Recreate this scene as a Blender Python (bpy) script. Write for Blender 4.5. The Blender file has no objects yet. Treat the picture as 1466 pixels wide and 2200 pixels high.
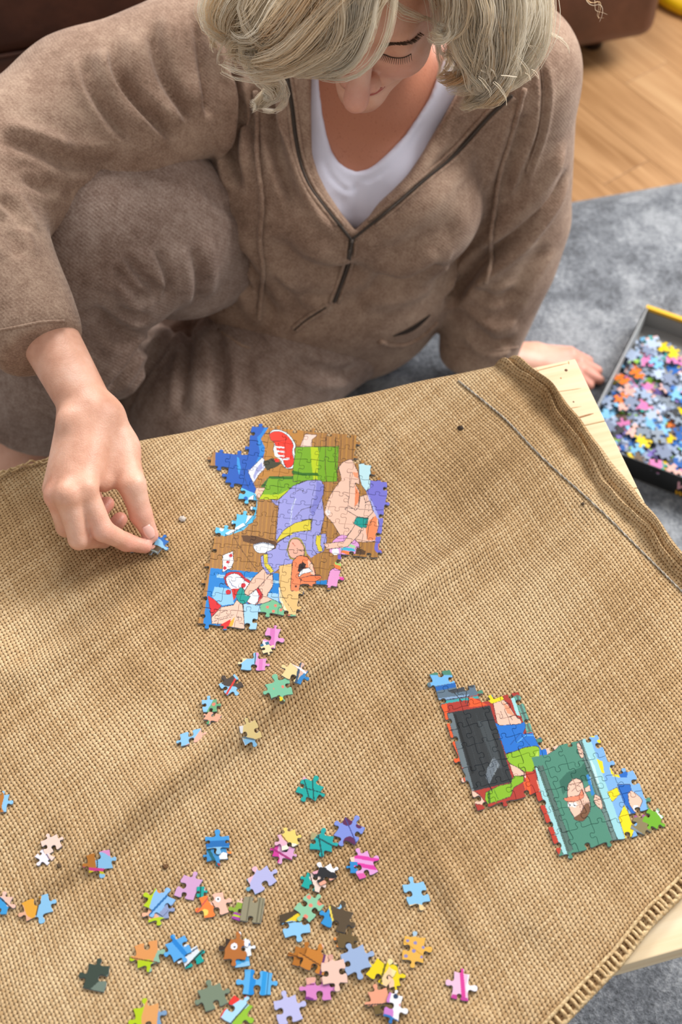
import bpy, bmesh, math, random
import numpy as np
from mathutils import Vector, Matrix
from mathutils.bvhtree import BVHTree
from mathutils.geometry import delaunay_2d_cdt

random.seed(7); rng = np.random.default_rng(11)
C = bpy.context.scene.collection

# ------------------------------------------------------------------ camera
TH = math.radians(55.0); SN, CS = math.sin(TH), math.cos(TH)
FPX = 3055.0; CAMZ = 1.58
cam_d = bpy.data.cameras.new('camera'); cam = bpy.data.objects.new('camera', cam_d); C.objects.link(cam)
cam.location = (0, 0, CAMZ); cam.rotation_euler = (math.radians(90) - TH, 0, 0)
cam_d.sensor_fit = 'VERTICAL'; cam_d.sensor_height = 36.0; cam_d.lens = FPX/2200*36.0
cam_d.dof.use_dof = True; cam_d.dof.focus_distance = 1.36; cam_d.dof.aperture_fstop = 5.0
cam_d.clip_start = 0.02
bpy.context.scene.camera = cam

# ------------------------------------------------------------------ light
w = bpy.data.worlds.new('world'); bpy.context.scene.world = w; w.use_nodes = True
w.node_tree.nodes['Background'].inputs[0].default_value = (1.0, 0.985, 0.965, 1)
w.node_tree.nodes['Background'].inputs[1].default_value = 0.50
def area(name, loc, target, sx, sy, power, col):
    l = bpy.data.lights.new(name, 'AREA'); l.shape = 'RECTANGLE'; l.size = sx; l.size_y = sy; l.energy = power; l.color = col
    o = bpy.data.objects.new(name, l); C.objects.link(o); o.location = loc
    o.rotation_euler = (Vector(target)-Vector(loc)).to_track_quat('-Z', 'Y').to_euler(); return o
area('window_light', (2.0, 2.2, 2.2), (0, 1.0, 0.4), 1.1, 1.2, 88, (1.0, 0.985, 0.965))
area('window_light', (-0.4, 3.0, 2.35), (-0.1, 1.0, 0.4), 1.1, 1.1, 52, (1.0, 0.98, 0.955))
vs = bpy.context.scene.view_settings
vs.view_transform = 'Standard'; vs.look = 'None'; vs.exposure = 0.36; vs.gamma = 1.0; vs.use_curve_mapping = False

# ------------------------------------------------------------------ helpers
def P(x, y, z):
    a = (x-733)/FPX; b = (y-1100)/FPX; h = CAMZ-z; d = SN+b*CS
    return Vector((h*a/d, h*(CS-b*SN)/d, z))
def rayd(x, y):
    a = (x-733)/FPX; b = (y-1100)/FPX
    return Vector((a, CS-b*SN, -(SN+b*CS))).normalized()
def onplane(x, y, o, n):
    d = rayd(x, y); c = Vector((0, 0, CAMZ)); t = (Vector(o)-c).dot(n)/d.dot(n); return c+d*t
def pixv(V):
    V = np.asarray(V, float); z = V[:, 2]-CAMZ
    F = V[:, 1]*CS - z*SN; D = -V[:, 1]*SN - z*CS
    return np.stack([733+FPX*V[:, 0]/F, 1100+FPX*D/F], 1)
def lin(h):
    if isinstance(h, str):
        h = h.lstrip('#'); c = [int(h[i:i+2], 16)/255 for i in (0, 2, 4)]
    else: c = h
    return tuple((v/12.92 if v <= .04045 else ((v+.055)/1.055)**2.4) for v in c)
def tag(o, label=None, cat=None, group=None, kind=None):
    if label: o['label'] = label
    if cat: o['category'] = cat
    if group: o['group'] = group
    if kind: o['kind'] = kind
    return o
def empty(name, loc, label=None, cat=None, group=None):
    o = bpy.data.objects.new(name, None); C.objects.link(o); o.location = loc; o.empty_display_size = .02
    return tag(o, label, cat, group)
def link(name, me, parent=None, mat=None):
    o = bpy.data.objects.new(name, me); C.objects.link(o)
    if mat and not me.materials: me.materials.append(mat)
    if parent is not None:
        o.parent = parent
        if parent.matrix_basis != Matrix(): o.matrix_parent_inverse = parent_world(parent).inverted()
    return o
def parent_world(o):
    m = o.matrix_basis.copy()
    if o.parent: m = parent_world(o.parent) @ o.matrix_parent_inverse @ m
    return m
def mesh(name, V, F, smooth=True):
    me = bpy.data.meshes.new(name)
    V = np.asarray(V, dtype=np.float32)
    if isinstance(F, np.ndarray) and F.ndim == 2:
        k = F.shape[1]; me.vertices.add(len(V)); me.vertices.foreach_set('co', V.ravel())
        me.loops.add(F.size); me.loops.foreach_set('vertex_index', F.astype(np.int32).ravel())
        me.polygons.add(len(F)); me.polygons.foreach_set('loop_start', np.arange(0, F.size, k, dtype=np.int32))
        me.update(calc_edges=True)
    else:
        me.from_pydata([tuple(v) for v in V], [], [tuple(int(i) for i in f) for f in F]); me.update()
    if smooth: me.polygons.foreach_set('use_smooth', np.ones(len(me.polygons), bool))
    me.validate(); return me
class MB:
    def __init__(s): s.v = []; s.f = []
    def add(s, v, f):
        o = len(s.v); s.v += [tuple(p) for p in v]; s.f += [tuple(i+o for i in q) for q in f]
    def box(s, c, sz, M=None, bev=0):
        hx, hy, hz = sz[0]/2, sz[1]/2, sz[2]/2
        if bev:
            bm = bmesh.new(); bmesh.ops.create_cube(bm, size=1)
            bmesh.ops.scale(bm, vec=sz, verts=bm.verts)
            bmesh.ops.bevel(bm, geom=bm.edges[:], offset=bev, segments=2, affect='EDGES', profile=.5)
            vv = [v.co.copy() for v in bm.verts]; ff = [[v.index for v in f.verts] for f in bm.faces]; bm.free()
        else:
            vv = [Vector((x*hx, y*hy, z*hz)) for x in (-1, 1) for y in (-1, 1) for z in (-1, 1)]
            ff = [(0, 1, 3, 2), (4, 6, 7, 5), (0, 4, 5, 1), (2, 3, 7, 6), (0, 2, 6, 4), (1, 5, 7, 3)]
        vv = [v+Vector(c) for v in vv]
        if M: vv = [M @ v for v in vv]
        s.add(vv, ff)
    def tube(s, pts, rad, n=8, cap=True, flat=None):
        pts = [Vector(p) for p in pts]; L = len(pts)
        if not hasattr(rad, '__len__'): rad = [rad]*L
        up = Vector((0, 0, 1)); vv = []; prev = None
        for i, p in enumerate(pts):
            t = (pts[min(i+1, L-1)]-pts[max(i-1, 0)]).normalized()
            if prev is None:
                a = t.cross(up) if abs(t.dot(up)) < .95 else t.cross(Vector((1, 0, 0)))
            else: a = prev - t*prev.dot(t)
            a.normalize(); b = t.cross(a); prev = a
            for k in range(n):
                q = 2*math.pi*k/n; vv.append(p + a*math.cos(q)*rad[i] + b*math.sin(q)*rad[i]*(flat or 1))
        ff = [(i*n+k, i*n+(k+1) % n, (i+1)*n+(k+1) % n, (i+1)*n+k) for i in range(L-1) for k in range(n)]
        if cap: ff += [tuple(range(n-1, -1, -1)), tuple((L-1)*n+k for k in range(n))]
        s.add(vv, ff)
    def build(s, name, mat, parent=None, smooth=True):
        return link(name, mesh(name, s.v, s.f, smooth), parent, mat)
def smooth_poly(pts, n=8):
    p = [np.array(q, float) for q in pts]; p = [2*p[0]-p[1]]+p+[2*p[-1]-p[-2]]; out = []
    for i in range(1, len(p)-2):
        for k in range(n):
            t = k/n; a, b, c, d = p[i-1], p[i], p[i+1], p[i+2]
            out.append(.5*((2*b)+(c-a)*t+(2*a-5*b+4*c-d)*t*t+(3*b-a-3*c+d)*t**3))
    out.append(p[-2]); return out

# ------------------------------------------------------------------ materials
class N:
    def __init__(s, name):
        s.m = bpy.data.materials.new(name); s.m.use_nodes = True; s.t = s.m.node_tree
        s.b = s.t.nodes['Principled BSDF']; s.b.inputs['Roughness'].default_value = .8
    def n(s, typ, **kw):
        o = s.t.nodes.new(typ)
        for k, v in kw.items():
            if k.startswith('i_'):
                key = k[2:]; o.inputs[int(key) if key.isdigit() else key].default_value = v
            else: setattr(o, k, v)
        return o
    def l(s, a, b): s.t.links.new(a, b)
    def math(s, op, a, b=None, c=None):
        o = s.t.nodes.new('ShaderNodeMath'); o.operation = op
        for i, v in enumerate((a, b, c)):
            if v is None: continue
            if isinstance(v, (int, float)): o.inputs[i].default_value = v
            else: s.l(v, o.inputs[i])
        return o.outputs[0]
    def ramp(s, fac, stops):
        o = s.t.nodes.new('ShaderNodeValToRGB'); e = o.color_ramp.elements
        while len(e) < len(stops): e.new(.5)
        for q, (p, c) in zip(e, stops): q.position = p; q.color = (*lin(c), 1)
        s.l(fac, o.inputs[0]); return o.outputs[0]
    def noise(s, co, scale, detail=3, rough=.5, dist=0):
        o = s.n('ShaderNodeTexNoise'); o.inputs['Scale'].default_value = scale; o.inputs['Detail'].default_value = detail
        o.inputs['Roughness'].default_value = rough; o.inputs['Distortion'].default_value = dist
        if co is not None: s.l(co, o.inputs['Vector'])
        return o.outputs[0]
    def co(s, k='Object'): return s.n('ShaderNodeTexCoord').outputs[k]
    def mix(s, fac, a, b, mode='MIX'):
        o = s.n('ShaderNodeMix', data_type='RGBA', blend_type=mode)
        for i, v in ((0, fac), (6, a), (7, b)):
            if isinstance(v, (int, float)): o.inputs[i].default_value = v
            elif isinstance(v, (tuple, str)): o.inputs[i].default_value = (*lin(v), 1)
            else: s.l(v, o.inputs[i])
        return o.outputs[2]
    def color(s, c):
        if isinstance(c, (tuple, str)): s.b.inputs['Base Color'].default_value = (*lin(c), 1)
        else: s.l(c, s.b.inputs['Base Color'])
    def bump(s, h, strength=.5, dist=.001):
        o = s.n('ShaderNodeBump'); o.inputs['Strength'].default_value = strength; o.inputs['Distance'].default_value = dist
        s.l(h, o.inputs['Height']); s.l(o.outputs[0], s.b.inputs['Normal'])
    def set(s, **kw):
        for k, v in kw.items(): s.b.inputs[k.replace('_', ' ')].default_value = v
def plain(name, c, rough=.6, **kw):
    m = N(name); m.color(c); m.set(Roughness=rough, **kw); return m.m

def mat_knit(name, cs, rib=700, ang=(0, 0, 0), ribamp=.5):
    m = N(name); co = m.co()
    n1 = m.noise(co, 14, 4, .6); n2 = m.noise(co, 420, 3, .7); n3 = m.noise(co, 90, 3, .6)
    f = m.math('ADD', m.math('MULTIPLY', n1, .45), m.math('ADD', m.math('MULTIPLY', n2, .52), m.math('MULTIPLY', n3, .28)))
    dt = m.n('ShaderNodeVectorMath', operation='DOT_PRODUCT'); m.l(co, dt.inputs[0]); dt.inputs[1].default_value = ang
    wob = m.noise(co, 16, 3)
    wv_ = m.math('MULTIPLY', m.math('ADD', m.math('SINE', m.math('ADD', m.math('MULTIPLY', dt.outputs['Value'], 6.2832/rib), m.math('MULTIPLY', wob, 9))), 1.0), .5)
    f2 = m.math('ADD', f, m.math('MULTIPLY', m.math('SUBTRACT', wv_, .5), .10*ribamp))
    m.color(m.ramp(f2, [(.36, cs[0]), (.56, cs[1]), (.76, cs[2])]))
    h = m.math('ADD', m.math('MULTIPLY', wv_, ribamp), m.math('MULTIPLY', n2, .9))
    m.bump(h, .55, .0012); m.set(Roughness=.95)
    m.b.inputs['Sheen Weight'].default_value = .12; m.b.inputs['Sheen Roughness'].default_value = .5
    m.b.inputs['Specular IOR Level'].default_value = .15
    return m.m
HOOD = mat_knit('hoodie_knit', ('#65503f', '#8d7261', '#b09682'), .0030, (.62, .48, .62), .22)
PANT = mat_knit('trouser_knit', ('#5f4e44', '#866f63', '#ab978b'), .0036, (.62, .45, .62), .38)
TEE = N('white_cotton'); TEE.color('#e2e3f5'); TEE.bump(TEE.noise(TEE.co(), 700, 2), .2, .0006); TEE.set(Roughness=.9); TEE = TEE.m
def mat_skin():
    m = N('skin'); co = m.co()
    n = m.noise(co, 22, 4, .6); f = m.noise(co, 330, 2, .6)
    base = m.ramp(n, [(.3, '#c58e74'), (.5, '#dba78e'), (.7, '#e8bda8')])
    fr = m.ramp(f, [(.60, '#000000'), (.70, '#ffffff')])
    at = m.n('ShaderNodeAttribute', attribute_name='tone')
    sep = m.n('ShaderNodeSeparateColor'); m.l(at.outputs['Color'], sep.inputs[0])
    chest = m.mix(m.math('MULTIPLY', fr, .45), '#bb7b60', '#96543c')
    c = m.mix(sep.outputs[0], base, chest)
    c = m.mix(sep.outputs[1], c, '#dd9484')
    m.color(c); m.set(Roughness=.48)
    m.b.inputs['Subsurface Weight'].default_value = .12; m.b.inputs['Subsurface Radius'].default_value = (.012, .004, .002)
    m.b.inputs['Subsurface Scale'].default_value = .5
    v = m.n('ShaderNodeTexVoronoi'); v.inputs['Scale'].default_value = 550; m.l(co, v.inputs['Vector'])
    m.bump(m.math('ADD', v.outputs[0], m.noise(co, 120, 4)), .25, .0006); return m.m
SKIN = mat_skin()
def mat_leather():
    m = N('leather'); co = m.co(); n = m.noise(co, 5, 5, .65); f = m.noise(co, 70, 4)
    m.color(m.ramp(n, [(.3, '#3c2218'), (.55, '#5c3626'), (.75, '#7e5038')])); m.set(Roughness=.42); m.bump(f, .4, .002); return m.m
LEATHER = mat_leather()
def mat_wood(name, cs, scale=1.0, stretch=(1.2, 26, 26), knots=False, rough=.5):
    m = N(name); co = m.co(); mp = m.n('ShaderNodeMapping'); mp.inputs['Scale'].default_value = stretch; m.l(co, mp.inputs[0])
    oi = m.n('ShaderNodeObjectInfo'); ad = m.n('ShaderNodeVectorMath', operation='ADD'); m.l(mp.outputs[0], ad.inputs[0])
    sc = m.n('ShaderNodeVectorMath', operation='SCALE'); cv = m.n('ShaderNodeCombineXYZ')
    m.l(oi.outputs['Random'], cv.inputs[0]); m.l(oi.outputs['Random'], cv.inputs[1]); m.l(cv.outputs[0], sc.inputs[0]); sc.inputs['Scale'].default_value = 37
    m.l(sc.outputs[0], ad.inputs[1])
    n = m.noise(ad.outputs[0], 2.2*scale, 5, .6, .4)
    f = m.math('ADD', m.math('MULTIPLY', n, .8), m.math('MULTIPLY', oi.outputs['Random'], .2))
    m.color(m.ramp(f, [(.3, cs[0]), (.52, cs[1]), (.75, cs[2])])); m.set(Roughness=rough); m.bump(n, .15, .0006); return m.m
OAK = mat_wood('oak', ('#93683c', '#b3875a', '#c79e70'), 1.0, (1.6, 22, 22))
PINE = mat_wood('pine', ('#d2b58a', '#e0c8a2', '#e8d6b6'), 1.0, (1.5, 40, 40), rough=.75)
def mat_rug():
    m = N('rug_pile'); co = m.co(); n = m.noise(co, 9, 5, .65, .6); f = m.noise(co, 210, 4, .75); g = m.noise(co, 38, 3, .7)
    s = m.math('ADD', m.math('MULTIPLY', n, .5), m.math('ADD', m.math('MULTIPLY', f, .42), m.math('MULTIPLY', g, .22)))
    m.color(m.ramp(s, [(.43, '#383b42'), (.55, '#757a82'), (.67, '#aeb2b8')])); m.set(Roughness=1.0); m.bump(m.math('ADD', f, m.math('MULTIPLY', g, .8)), .9, .006)
    m.b.inputs['Sheen Weight'].default_value = .3; return m.m
RUG = mat_rug()

def mat_burlap():
    m = N('burlap'); uv = m.n('ShaderNodeUVMap', uv_map='weave'); co = m.co()
    dn = m.n('ShaderNodeTexNoise'); dn.inputs['Scale'].default_value = 9; dn.inputs['Detail'].default_value = 2; m.l(co, dn.inputs['Vector'])
    sub = m.n('ShaderNodeVectorMath', operation='SUBTRACT'); m.l(dn.outputs['Color'], sub.inputs[0]); sub.inputs[1].default_value = (.5, .5, .5)
    scl = m.n('ShaderNodeVectorMath', operation='SCALE'); m.l(sub.outputs[0], scl.inputs[0]); scl.inputs['Scale'].default_value = 3.2
    add = m.n('ShaderNodeVectorMath', operation='ADD'); m.l(uv.outputs[0], add.inputs[0]); m.l(scl.outputs[0], add.inputs[1])
    fn = m.n('ShaderNodeTexNoise'); fn.inputs['Scale'].default_value = 240; m.l(co, fn.inputs['Vector'])
    sub2 = m.n('ShaderNodeVectorMath', operation='SUBTRACT'); m.l(fn.outputs['Color'], sub2.inputs[0]); sub2.inputs[1].default_value = (.5, .5, .5)
    scl2 = m.n('ShaderNodeVectorMath', operation='SCALE'); m.l(sub2.outputs[0], scl2.inputs[0]); scl2.inputs['Scale'].default_value = .55
    add2 = m.n('ShaderNodeVectorMath', operation='ADD'); m.l(add.outputs[0], add2.inputs[0]); m.l(scl2.outputs[0], add2.inputs[1])
    sp = m.n('ShaderNodeSeparateXYZ'); m.l(add2.outputs[0], sp.inputs[0]); u, v = sp.outputs[0], sp.outputs[1]
    fu = m.math('SUBTRACT', m.math('FRACT', u), .5); fv = m.math('SUBTRACT', m.math('FRACT', v), .5)
    iu = m.math('FLOOR', u); iv = m.math('FLOOR', v)
    # thread profiles: 1 at the thread's middle, 0 between threads
    pu = m.math('SUBTRACT', 1.0, m.math('POWER', m.math('MULTIPLY', m.math('ABSOLUTE', fu), 2.0), 2.0))
    pv = m.math('SUBTRACT', 1.0, m.math('POWER', m.math('MULTIPLY', m.math('ABSOLUTE', fv), 2.0), 2.0))
    par = m.math('SUBTRACT', m.math('MULTIPLY', m.math('FLOORED_MODULO', m.math('ADD', iu, iv), 2.0), 2.0), 1.0)
    cu = m.math('COSINE', m.math('MULTIPLY', fv, math.pi)); cv_ = m.math('COSINE', m.math('MULTIPLY', fu, math.pi))
    hu = m.math('ADD', m.math('MULTIPLY', pu, .6), m.math('MULTIPLY', m.math('MULTIPLY', cu, par), .45))
    hv = m.math('SUBTRACT', m.math('MULTIPLY', pv, .6), m.math('MULTIPLY', m.math('MULTIPLY', cv_, par), .45))
    h = m.math('MAXIMUM', hu, hv)
    # per-thread tone
    wn1 = m.n('ShaderNodeTexWhiteNoise', noise_dimensions='1D'); m.l(iu, wn1.inputs['W'])
    wn2 = m.n('ShaderNodeTexWhiteNoise', noise_dimensions='1D'); m.l(m.math('ADD', iv, 300.5), wn2.inputs['W'])
    isu = m.math('GREATER_THAN', hu, hv)
    thr = m.math('ADD', m.math('MULTIPLY', wn1.outputs[0], isu), m.math('MULTIPLY', wn2.outputs[0], m.math('SUBTRACT', 1.0, isu)))
    blot = m.noise(co, 6, 4, .6); fib = m.noise(co, 500, 2, .6)
    tone = m.math('ADD', m.math('MULTIPLY', thr, .14), m.math('ADD', m.math('MULTIPLY', blot, .63), m.math('MULTIPLY', fib, .35)))
    base = m.ramp(tone, [(.34, '#8e704c'), (.52, '#b4936a'), (.72, '#d2b68e')])
    hol = m.ramp(h, [(.10, '#3c2a1a'), (.30, '#8e6f4b'), (.52, '#ffffff')])
    c = m.mix(1.0, base, hol, 'MULTIPLY')
    # rare dark specks and stains
    st = m.n('ShaderNodeTexNoise'); st.inputs['Scale'].default_value = 23; st.inputs['Detail'].default_value = 5; m.l(co, st.inputs['Vector'])
    c = m.mix(m.ramp(st.outputs[0], [(.70, '#000000'), (.82, '#888888')]), c, '#6b4a2c')
    m.color(c); m.bump(m.math('ADD', h, m.math('MULTIPLY', fib, .35)), .95, .0016); m.set(Roughness=.95)
    m.b.inputs['Specular IOR Level'].default_value = .15
    return m.m
BURLAP = mat_burlap()
def mat_jute(name, a, b):
    m = N(name); co = m.co(); m.color(m.ramp(m.noise(co, 260, 3, .7), [(.35, a), (.65, b)])); m.bump(m.noise(co, 420, 3), .8, .0014); m.set(Roughness=.95); return m.m
JUTE = mat_jute('jute_thread', '#a9885c', '#e2c79a')
WHITE_THREAD = mat_jute('white_thread', '#8c857b', '#c8c1b4')
def mat_piece():
    m = N('printed_card'); a = m.n('ShaderNodeAttribute', attribute_name='print'); m.color(m.mix(1.0, a.outputs['Color'], '#e8e8e8', 'MULTIPLY')); m.set(Roughness=.5)
    m.b.inputs['Specular IOR Level'].default_value = .25; m.bump(m.noise(m.co(), 900, 2), .12, .0004); return m.m
PIECE = mat_piece()

# ------------------------------------------------------------------ soft-body shapes: one continuous surface grown from tapered limbs
def np3(v): return np.array([v[0], v[1], v[2]], float)
class Cone:
    def __init__(s, a, b, r1, r2, k=.01, sub=False, flat=None, sq=1.0):
        s.a, s.b, s.r1, s.r2, s.k, s.sub = np3(a), np3(b), r1, r2, k, sub
        s.w = None if flat is None else np3(flat)/np.linalg.norm(np3(flat)); s.sq = sq
        s.c = (s.a+s.b)/2; s.R = np.linalg.norm(s.a-s.b)/2+max(r1, r2)
    def d(s, p):
        q = p-s.a; ab = s.b-s.a
        if s.w is not None:
            q = q+np.outer(q@s.w, s.w)*(1/s.sq-1); ab = ab+s.w*(ab@s.w)*(1/s.sq-1)
        t = np.clip(q@ab/(ab@ab+1e-12), 0, 1)
        d = np.linalg.norm(q-np.outer(t, ab), axis=1)-(s.r1+(s.r2-s.r1)*t)
        return d*(s.sq if s.w is not None else 1) if s.sq < 1 else d
class Ell:
    def __init__(s, c, r, k=.01, sub=False, M=None):
        s.c, s.r, s.k, s.sub = np3(c), np.array(r, float), k, sub; s.R = max(r); s.M = None if M is None else np.array(M, float)
    def d(s, p):
        q = p-s.c
        if s.M is not None: q = q@s.M.T
        k0 = np.linalg.norm(q/s.r, axis=1); k1 = np.linalg.norm(q/s.r**2, axis=1)
        return k0*(k0-1)/np.maximum(k1, 1e-9)
class Box:
    def __init__(s, c, h, M, rd=.003, k=.002, sub=False):
        s.c, s.h, s.M, s.rd, s.k, s.sub = np3(c), np.array(h, float), np.array(M, float), rd, k, sub; s.R = np.linalg.norm(h)
    def d(s, p):
        q = np.abs((p-s.c)@s.M.T)-s.h+s.rd
        return np.linalg.norm(np.maximum(q, 0), axis=1)+np.minimum(q.max(axis=1), 0)-s.rd
class Prism:
    def __init__(s, pts, n, h, k=.003, sub=True):
        s.n = np3(n)/np.linalg.norm(np3(n)); s.o = np.mean([np3(q) for q in pts], axis=0)
        s.u = np.cross([0, 0, 1], s.n); s.u /= np.linalg.norm(s.u); s.v = np.cross(s.n, s.u)
        s.p2 = np.array([[(np3(q)-s.o)@s.u, (np3(q)-s.o)@s.v] for q in pts]); s.h = h; s.k = k; s.sub = sub
        s.c = s.o; s.R = np.abs(s.p2).max()*1.45+h
    def d(s, p):
        q = p-s.o; x = np.stack([q@s.u, q@s.v], 1); w = q@s.n
        A = s.p2; B = np.roll(A, -1, 0); d = np.full(len(x), 1e9); ins = np.zeros(len(x), bool)
        for a, b in zip(A, B):
            e = b-a; r = x-a; t = np.clip(r@e/(e@e), 0, 1); d = np.minimum(d, ((r-np.outer(t, e))**2).sum(1))
            c = ((a[1] > x[:, 1]) != (b[1] > x[:, 1])) & (x[:, 0] < (b[0]-a[0])*(x[:, 1]-a[1])/(b[1]-a[1]+1e-12)+a[0]); ins ^= c
        d = np.sqrt(d)*np.where(ins, -1, 1)
        return np.maximum(d, np.abs(w)-s.h)
def combine(cur, nd, op):
    k = op.k
    if op.sub:
        a, b = cur, -nd; h = np.maximum(k-np.abs(a-b), 0)/k; return np.maximum(a, b)+h*h*k/4
    h = np.maximum(k-np.abs(cur-nd), 0)/k; return np.minimum(cur, nd)-h*h*k/4
def grow(ops, vox, B=8):
    add = [o for o in ops if not o.sub]
    lo = np.min([o.c-o.R for o in add], 0)-4*vox; hi = np.max([o.c+o.R for o in add], 0)+4*vox
    nb = np.ceil((hi-lo)/(vox*B)).astype(int)
    g = np.stack(np.meshgrid(*[np.arange(n) for n in nb], indexing='ij'), -1).reshape(-1, 3)
    cen = lo+(g+.5)*B*vox; bd = B*vox*.87
    def ev(pts, bc, per):
        cur = np.full(len(pts), 1.0)
        for o in ops:
            m = np.linalg.norm(bc-o.c, axis=1) < o.R+bd+.012+o.k
            if per > 1: m = np.repeat(m, per)
            if m.any(): cur[m] = combine(cur[m], o.d(pts[m]), o)
        return cur
    d = ev(cen, cen, 1); keep = np.abs(d) < bd*2.6; g = g[keep]; cen = cen[keep]
    # a block whose centre no limb reaches still needs its neighbours, so test is generous
    r = np.arange(B+1); loc = np.stack(np.meshgrid(r, r, r, indexing='ij'), -1).reshape(-1, 3); n1 = (B+1)**3
    verts = []; vkeys = []; quads = []
    dims = nb*B+2
    def key(c): return (c[..., 0]*dims[1]+c[..., 1])*dims[2]+c[..., 2]
    for s0 in range(0, len(g), 1500):
        gg = g[s0:s0+1500]; idx = gg[:, None, :]*B+loc[None]; pts = lo+idx*vox
        S = ev(pts.reshape(-1, 3), cen[s0:s0+1500], n1).reshape(len(gg), B+1, B+1, B+1)
        cs = [S[:, i:B+i, j:B+j, k:B+k] for i in (0, 1) for j in (0, 1) for k in (0, 1)]
        neg = sum((c < 0).astype(np.int8) for c in cs); act = np.argwhere((neg > 0) & (neg < 8))
        if not len(act): continue
        bi = act[:, 0]; cell = gg[bi]*B+act[:, 1:]
        vals = np.stack([c[tuple(act.T)] for c in cs], 1)
        acc = np.zeros((len(act), 3)); cnt = np.zeros(len(act))
        off = np.array([[i, j, k] for i in (0, 1) for j in (0, 1) for k in (0, 1)], float)
        for e0 in range(8):
            for ax, st in ((0, 4), (1, 2), (2, 1)):
                if off[e0, ax] == 0:
                    a, b = vals[:, e0], vals[:, e0+st]; m = (a < 0) != (b < 0)
                    t = np.where(m, a/np.where(m, a-b, 1), 0); pos = off[e0]+t[:, None]*(off[e0+st]-off[e0])
                    acc += pos*m[:, None]; cnt += m
        verts.append(lo+(cell+acc/cnt[:, None])*vox); vkeys.append(key(cell))
        for ax in range(3):
            sl = [slice(0, B)]*3; s2 = list(sl); s2[ax] = slice(1, B+1)
            a = S[(slice(None), *sl)]; b = S[(slice(None), *s2)]; e = np.argwhere((a < 0) != (b < 0))
            if not len(e): continue
            c = gg[e[:, 0]]*B+e[:, 1:]; u, v = [(1, 2), (2, 0), (0, 1)][ax]
            du = np.zeros(3, int); du[u] = 1; dv = np.zeros(3, int); dv[v] = 1
            q = np.stack([key(c), key(c-du), key(c-du-dv), key(c-dv)], 1)
            fl = a[tuple(e.T)] >= 0; q[fl] = q[fl][:, ::-1]; quads.append(q)
    V = np.concatenate(verts); K = np.concatenate(vkeys); Q = np.concatenate(quads)
    o = np.argsort(K); Ks = K[o]; pos = np.clip(np.searchsorted(Ks, Q), 0, len(Ks)-1)
    ok = (Ks[pos] == Q).all(1); F = o[pos[ok]]
    used = np.zeros(len(V), bool); used[F.ravel()] = True; rm = np.cumsum(used)-1
    return V[used], rm[F].astype(np.int32)
def relax(V, F, it=2, lam=.5):
    E_ = np.concatenate([F[:, [0, 1]], F[:, [1, 2]], F[:, [2, 3]], F[:, [3, 0]]]); i = np.concatenate([E_[:, 0], E_[:, 1]]); j = np.concatenate([E_[:, 1], E_[:, 0]])
    cnt = np.bincount(i, minlength=len(V))[:, None]
    for _ in range(it):
        A = np.stack([np.bincount(i, weights=V[j, k], minlength=len(V)) for k in range(3)], 1)/np.maximum(cnt, 1); V = V+(A-V)*lam
    return V
def normals(V, F):
    a, b, c, d = (V[F[:, k]] for k in range(4)); n = np.cross(c-a, d-b)
    N_ = np.stack([np.bincount(F.ravel(), weights=np.repeat(n[:, k], 4), minlength=len(V)) for k in range(3)], 1)
    return N_/np.maximum(np.linalg.norm(N_, axis=1, keepdims=True), 1e-12)
def bvh(V, F): return BVHTree.FromPolygons([Vector(v) for v in V], [tuple(f) for f in F.tolist()])
def hit(tree, x, y):
    h = tree.ray_cast(Vector((0, 0, CAMZ)), rayd(x, y)); return (h[0], h[1]) if h[0] else (None, None)
def seg_dist(V, L):
    best = np.full(len(V), 1e9); tt = np.zeros(len(V)); sgn = np.zeros((len(V), 3)); n = len(L)-1
    for i in range(n):
        a, b = L[i], L[i+1]; e = b-a; r = V-a; t = np.clip(r@e/(e@e+1e-12), 0, 1); q = r-np.outer(t, e); d = np.linalg.norm(q, axis=1)
        m = d < best; best[m] = d[m]; tt[m] = (i+t[m])/n; sgn[m] = q[m]
    return best, tt, sgn
def folds(V, F, lst, tree=None, fw_=1.0, fa_=1.0):
    """each fold: (photo line, width m, depth m); negative depth = crease, positive = ridge; ends fade out"""
    tree = tree or bvh(V, F); N_ = normals(V, F); D = np.zeros(len(V))
    for pts, wd, am in lst:
        wd *= fw_; am *= fa_
        L = [hit(tree, *q)[0] for q in smooth_poly(pts, 4)]; L = [np3(q) for q in L if q is not None]
        if len(L) < 2: continue
        L = np.array(L); lo = L.min(0)-3*wd; hi = L.max(0)+3*wd
        m = np.where(((V > lo) & (V < hi)).all(1))[0]
        if not len(m): continue
        d, t, s = seg_dist(V[m], L)
        tap = np.clip(np.minimum(t, 1-t)*5, 0, 1); tap = tap*tap*(3-2*tap)
        g = np.exp(-(d/wd)**2)
        if am < 0: g = g-.45*np.exp(-((d-1.9*wd)/(.9*wd))**2)     # a crease lifts the cloth on both of its sides
        D[m] += am*g*tap
    return V+N_*D[:, None]
def fnoise(V, sc, seed=0):
    r = np.random.default_rng(seed); o = np.zeros(len(V))
    for i in range(7):
        k = r.normal(size=3); k /= np.linalg.norm(k); o += np.sin(V@k*sc*r.uniform(.6, 1.7)+r.uniform(0, 6.3))
    return o/7

# ------------------------------------------------------------------ room
ZT = 0.38
ANG = math.radians(15.3)
T0 = P(1236, 770, ZT); EX = Vector((math.cos(ANG), math.sin(ANG), 0)); EY = Vector((-math.sin(ANG), math.cos(ANG), 0))
TD = -(P(1415, 2054, ZT)-T0).dot(EY)          # depth of the table top
TW = 1.05
MF = Matrix.Rotation(ANG, 4, 'Z')
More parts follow.
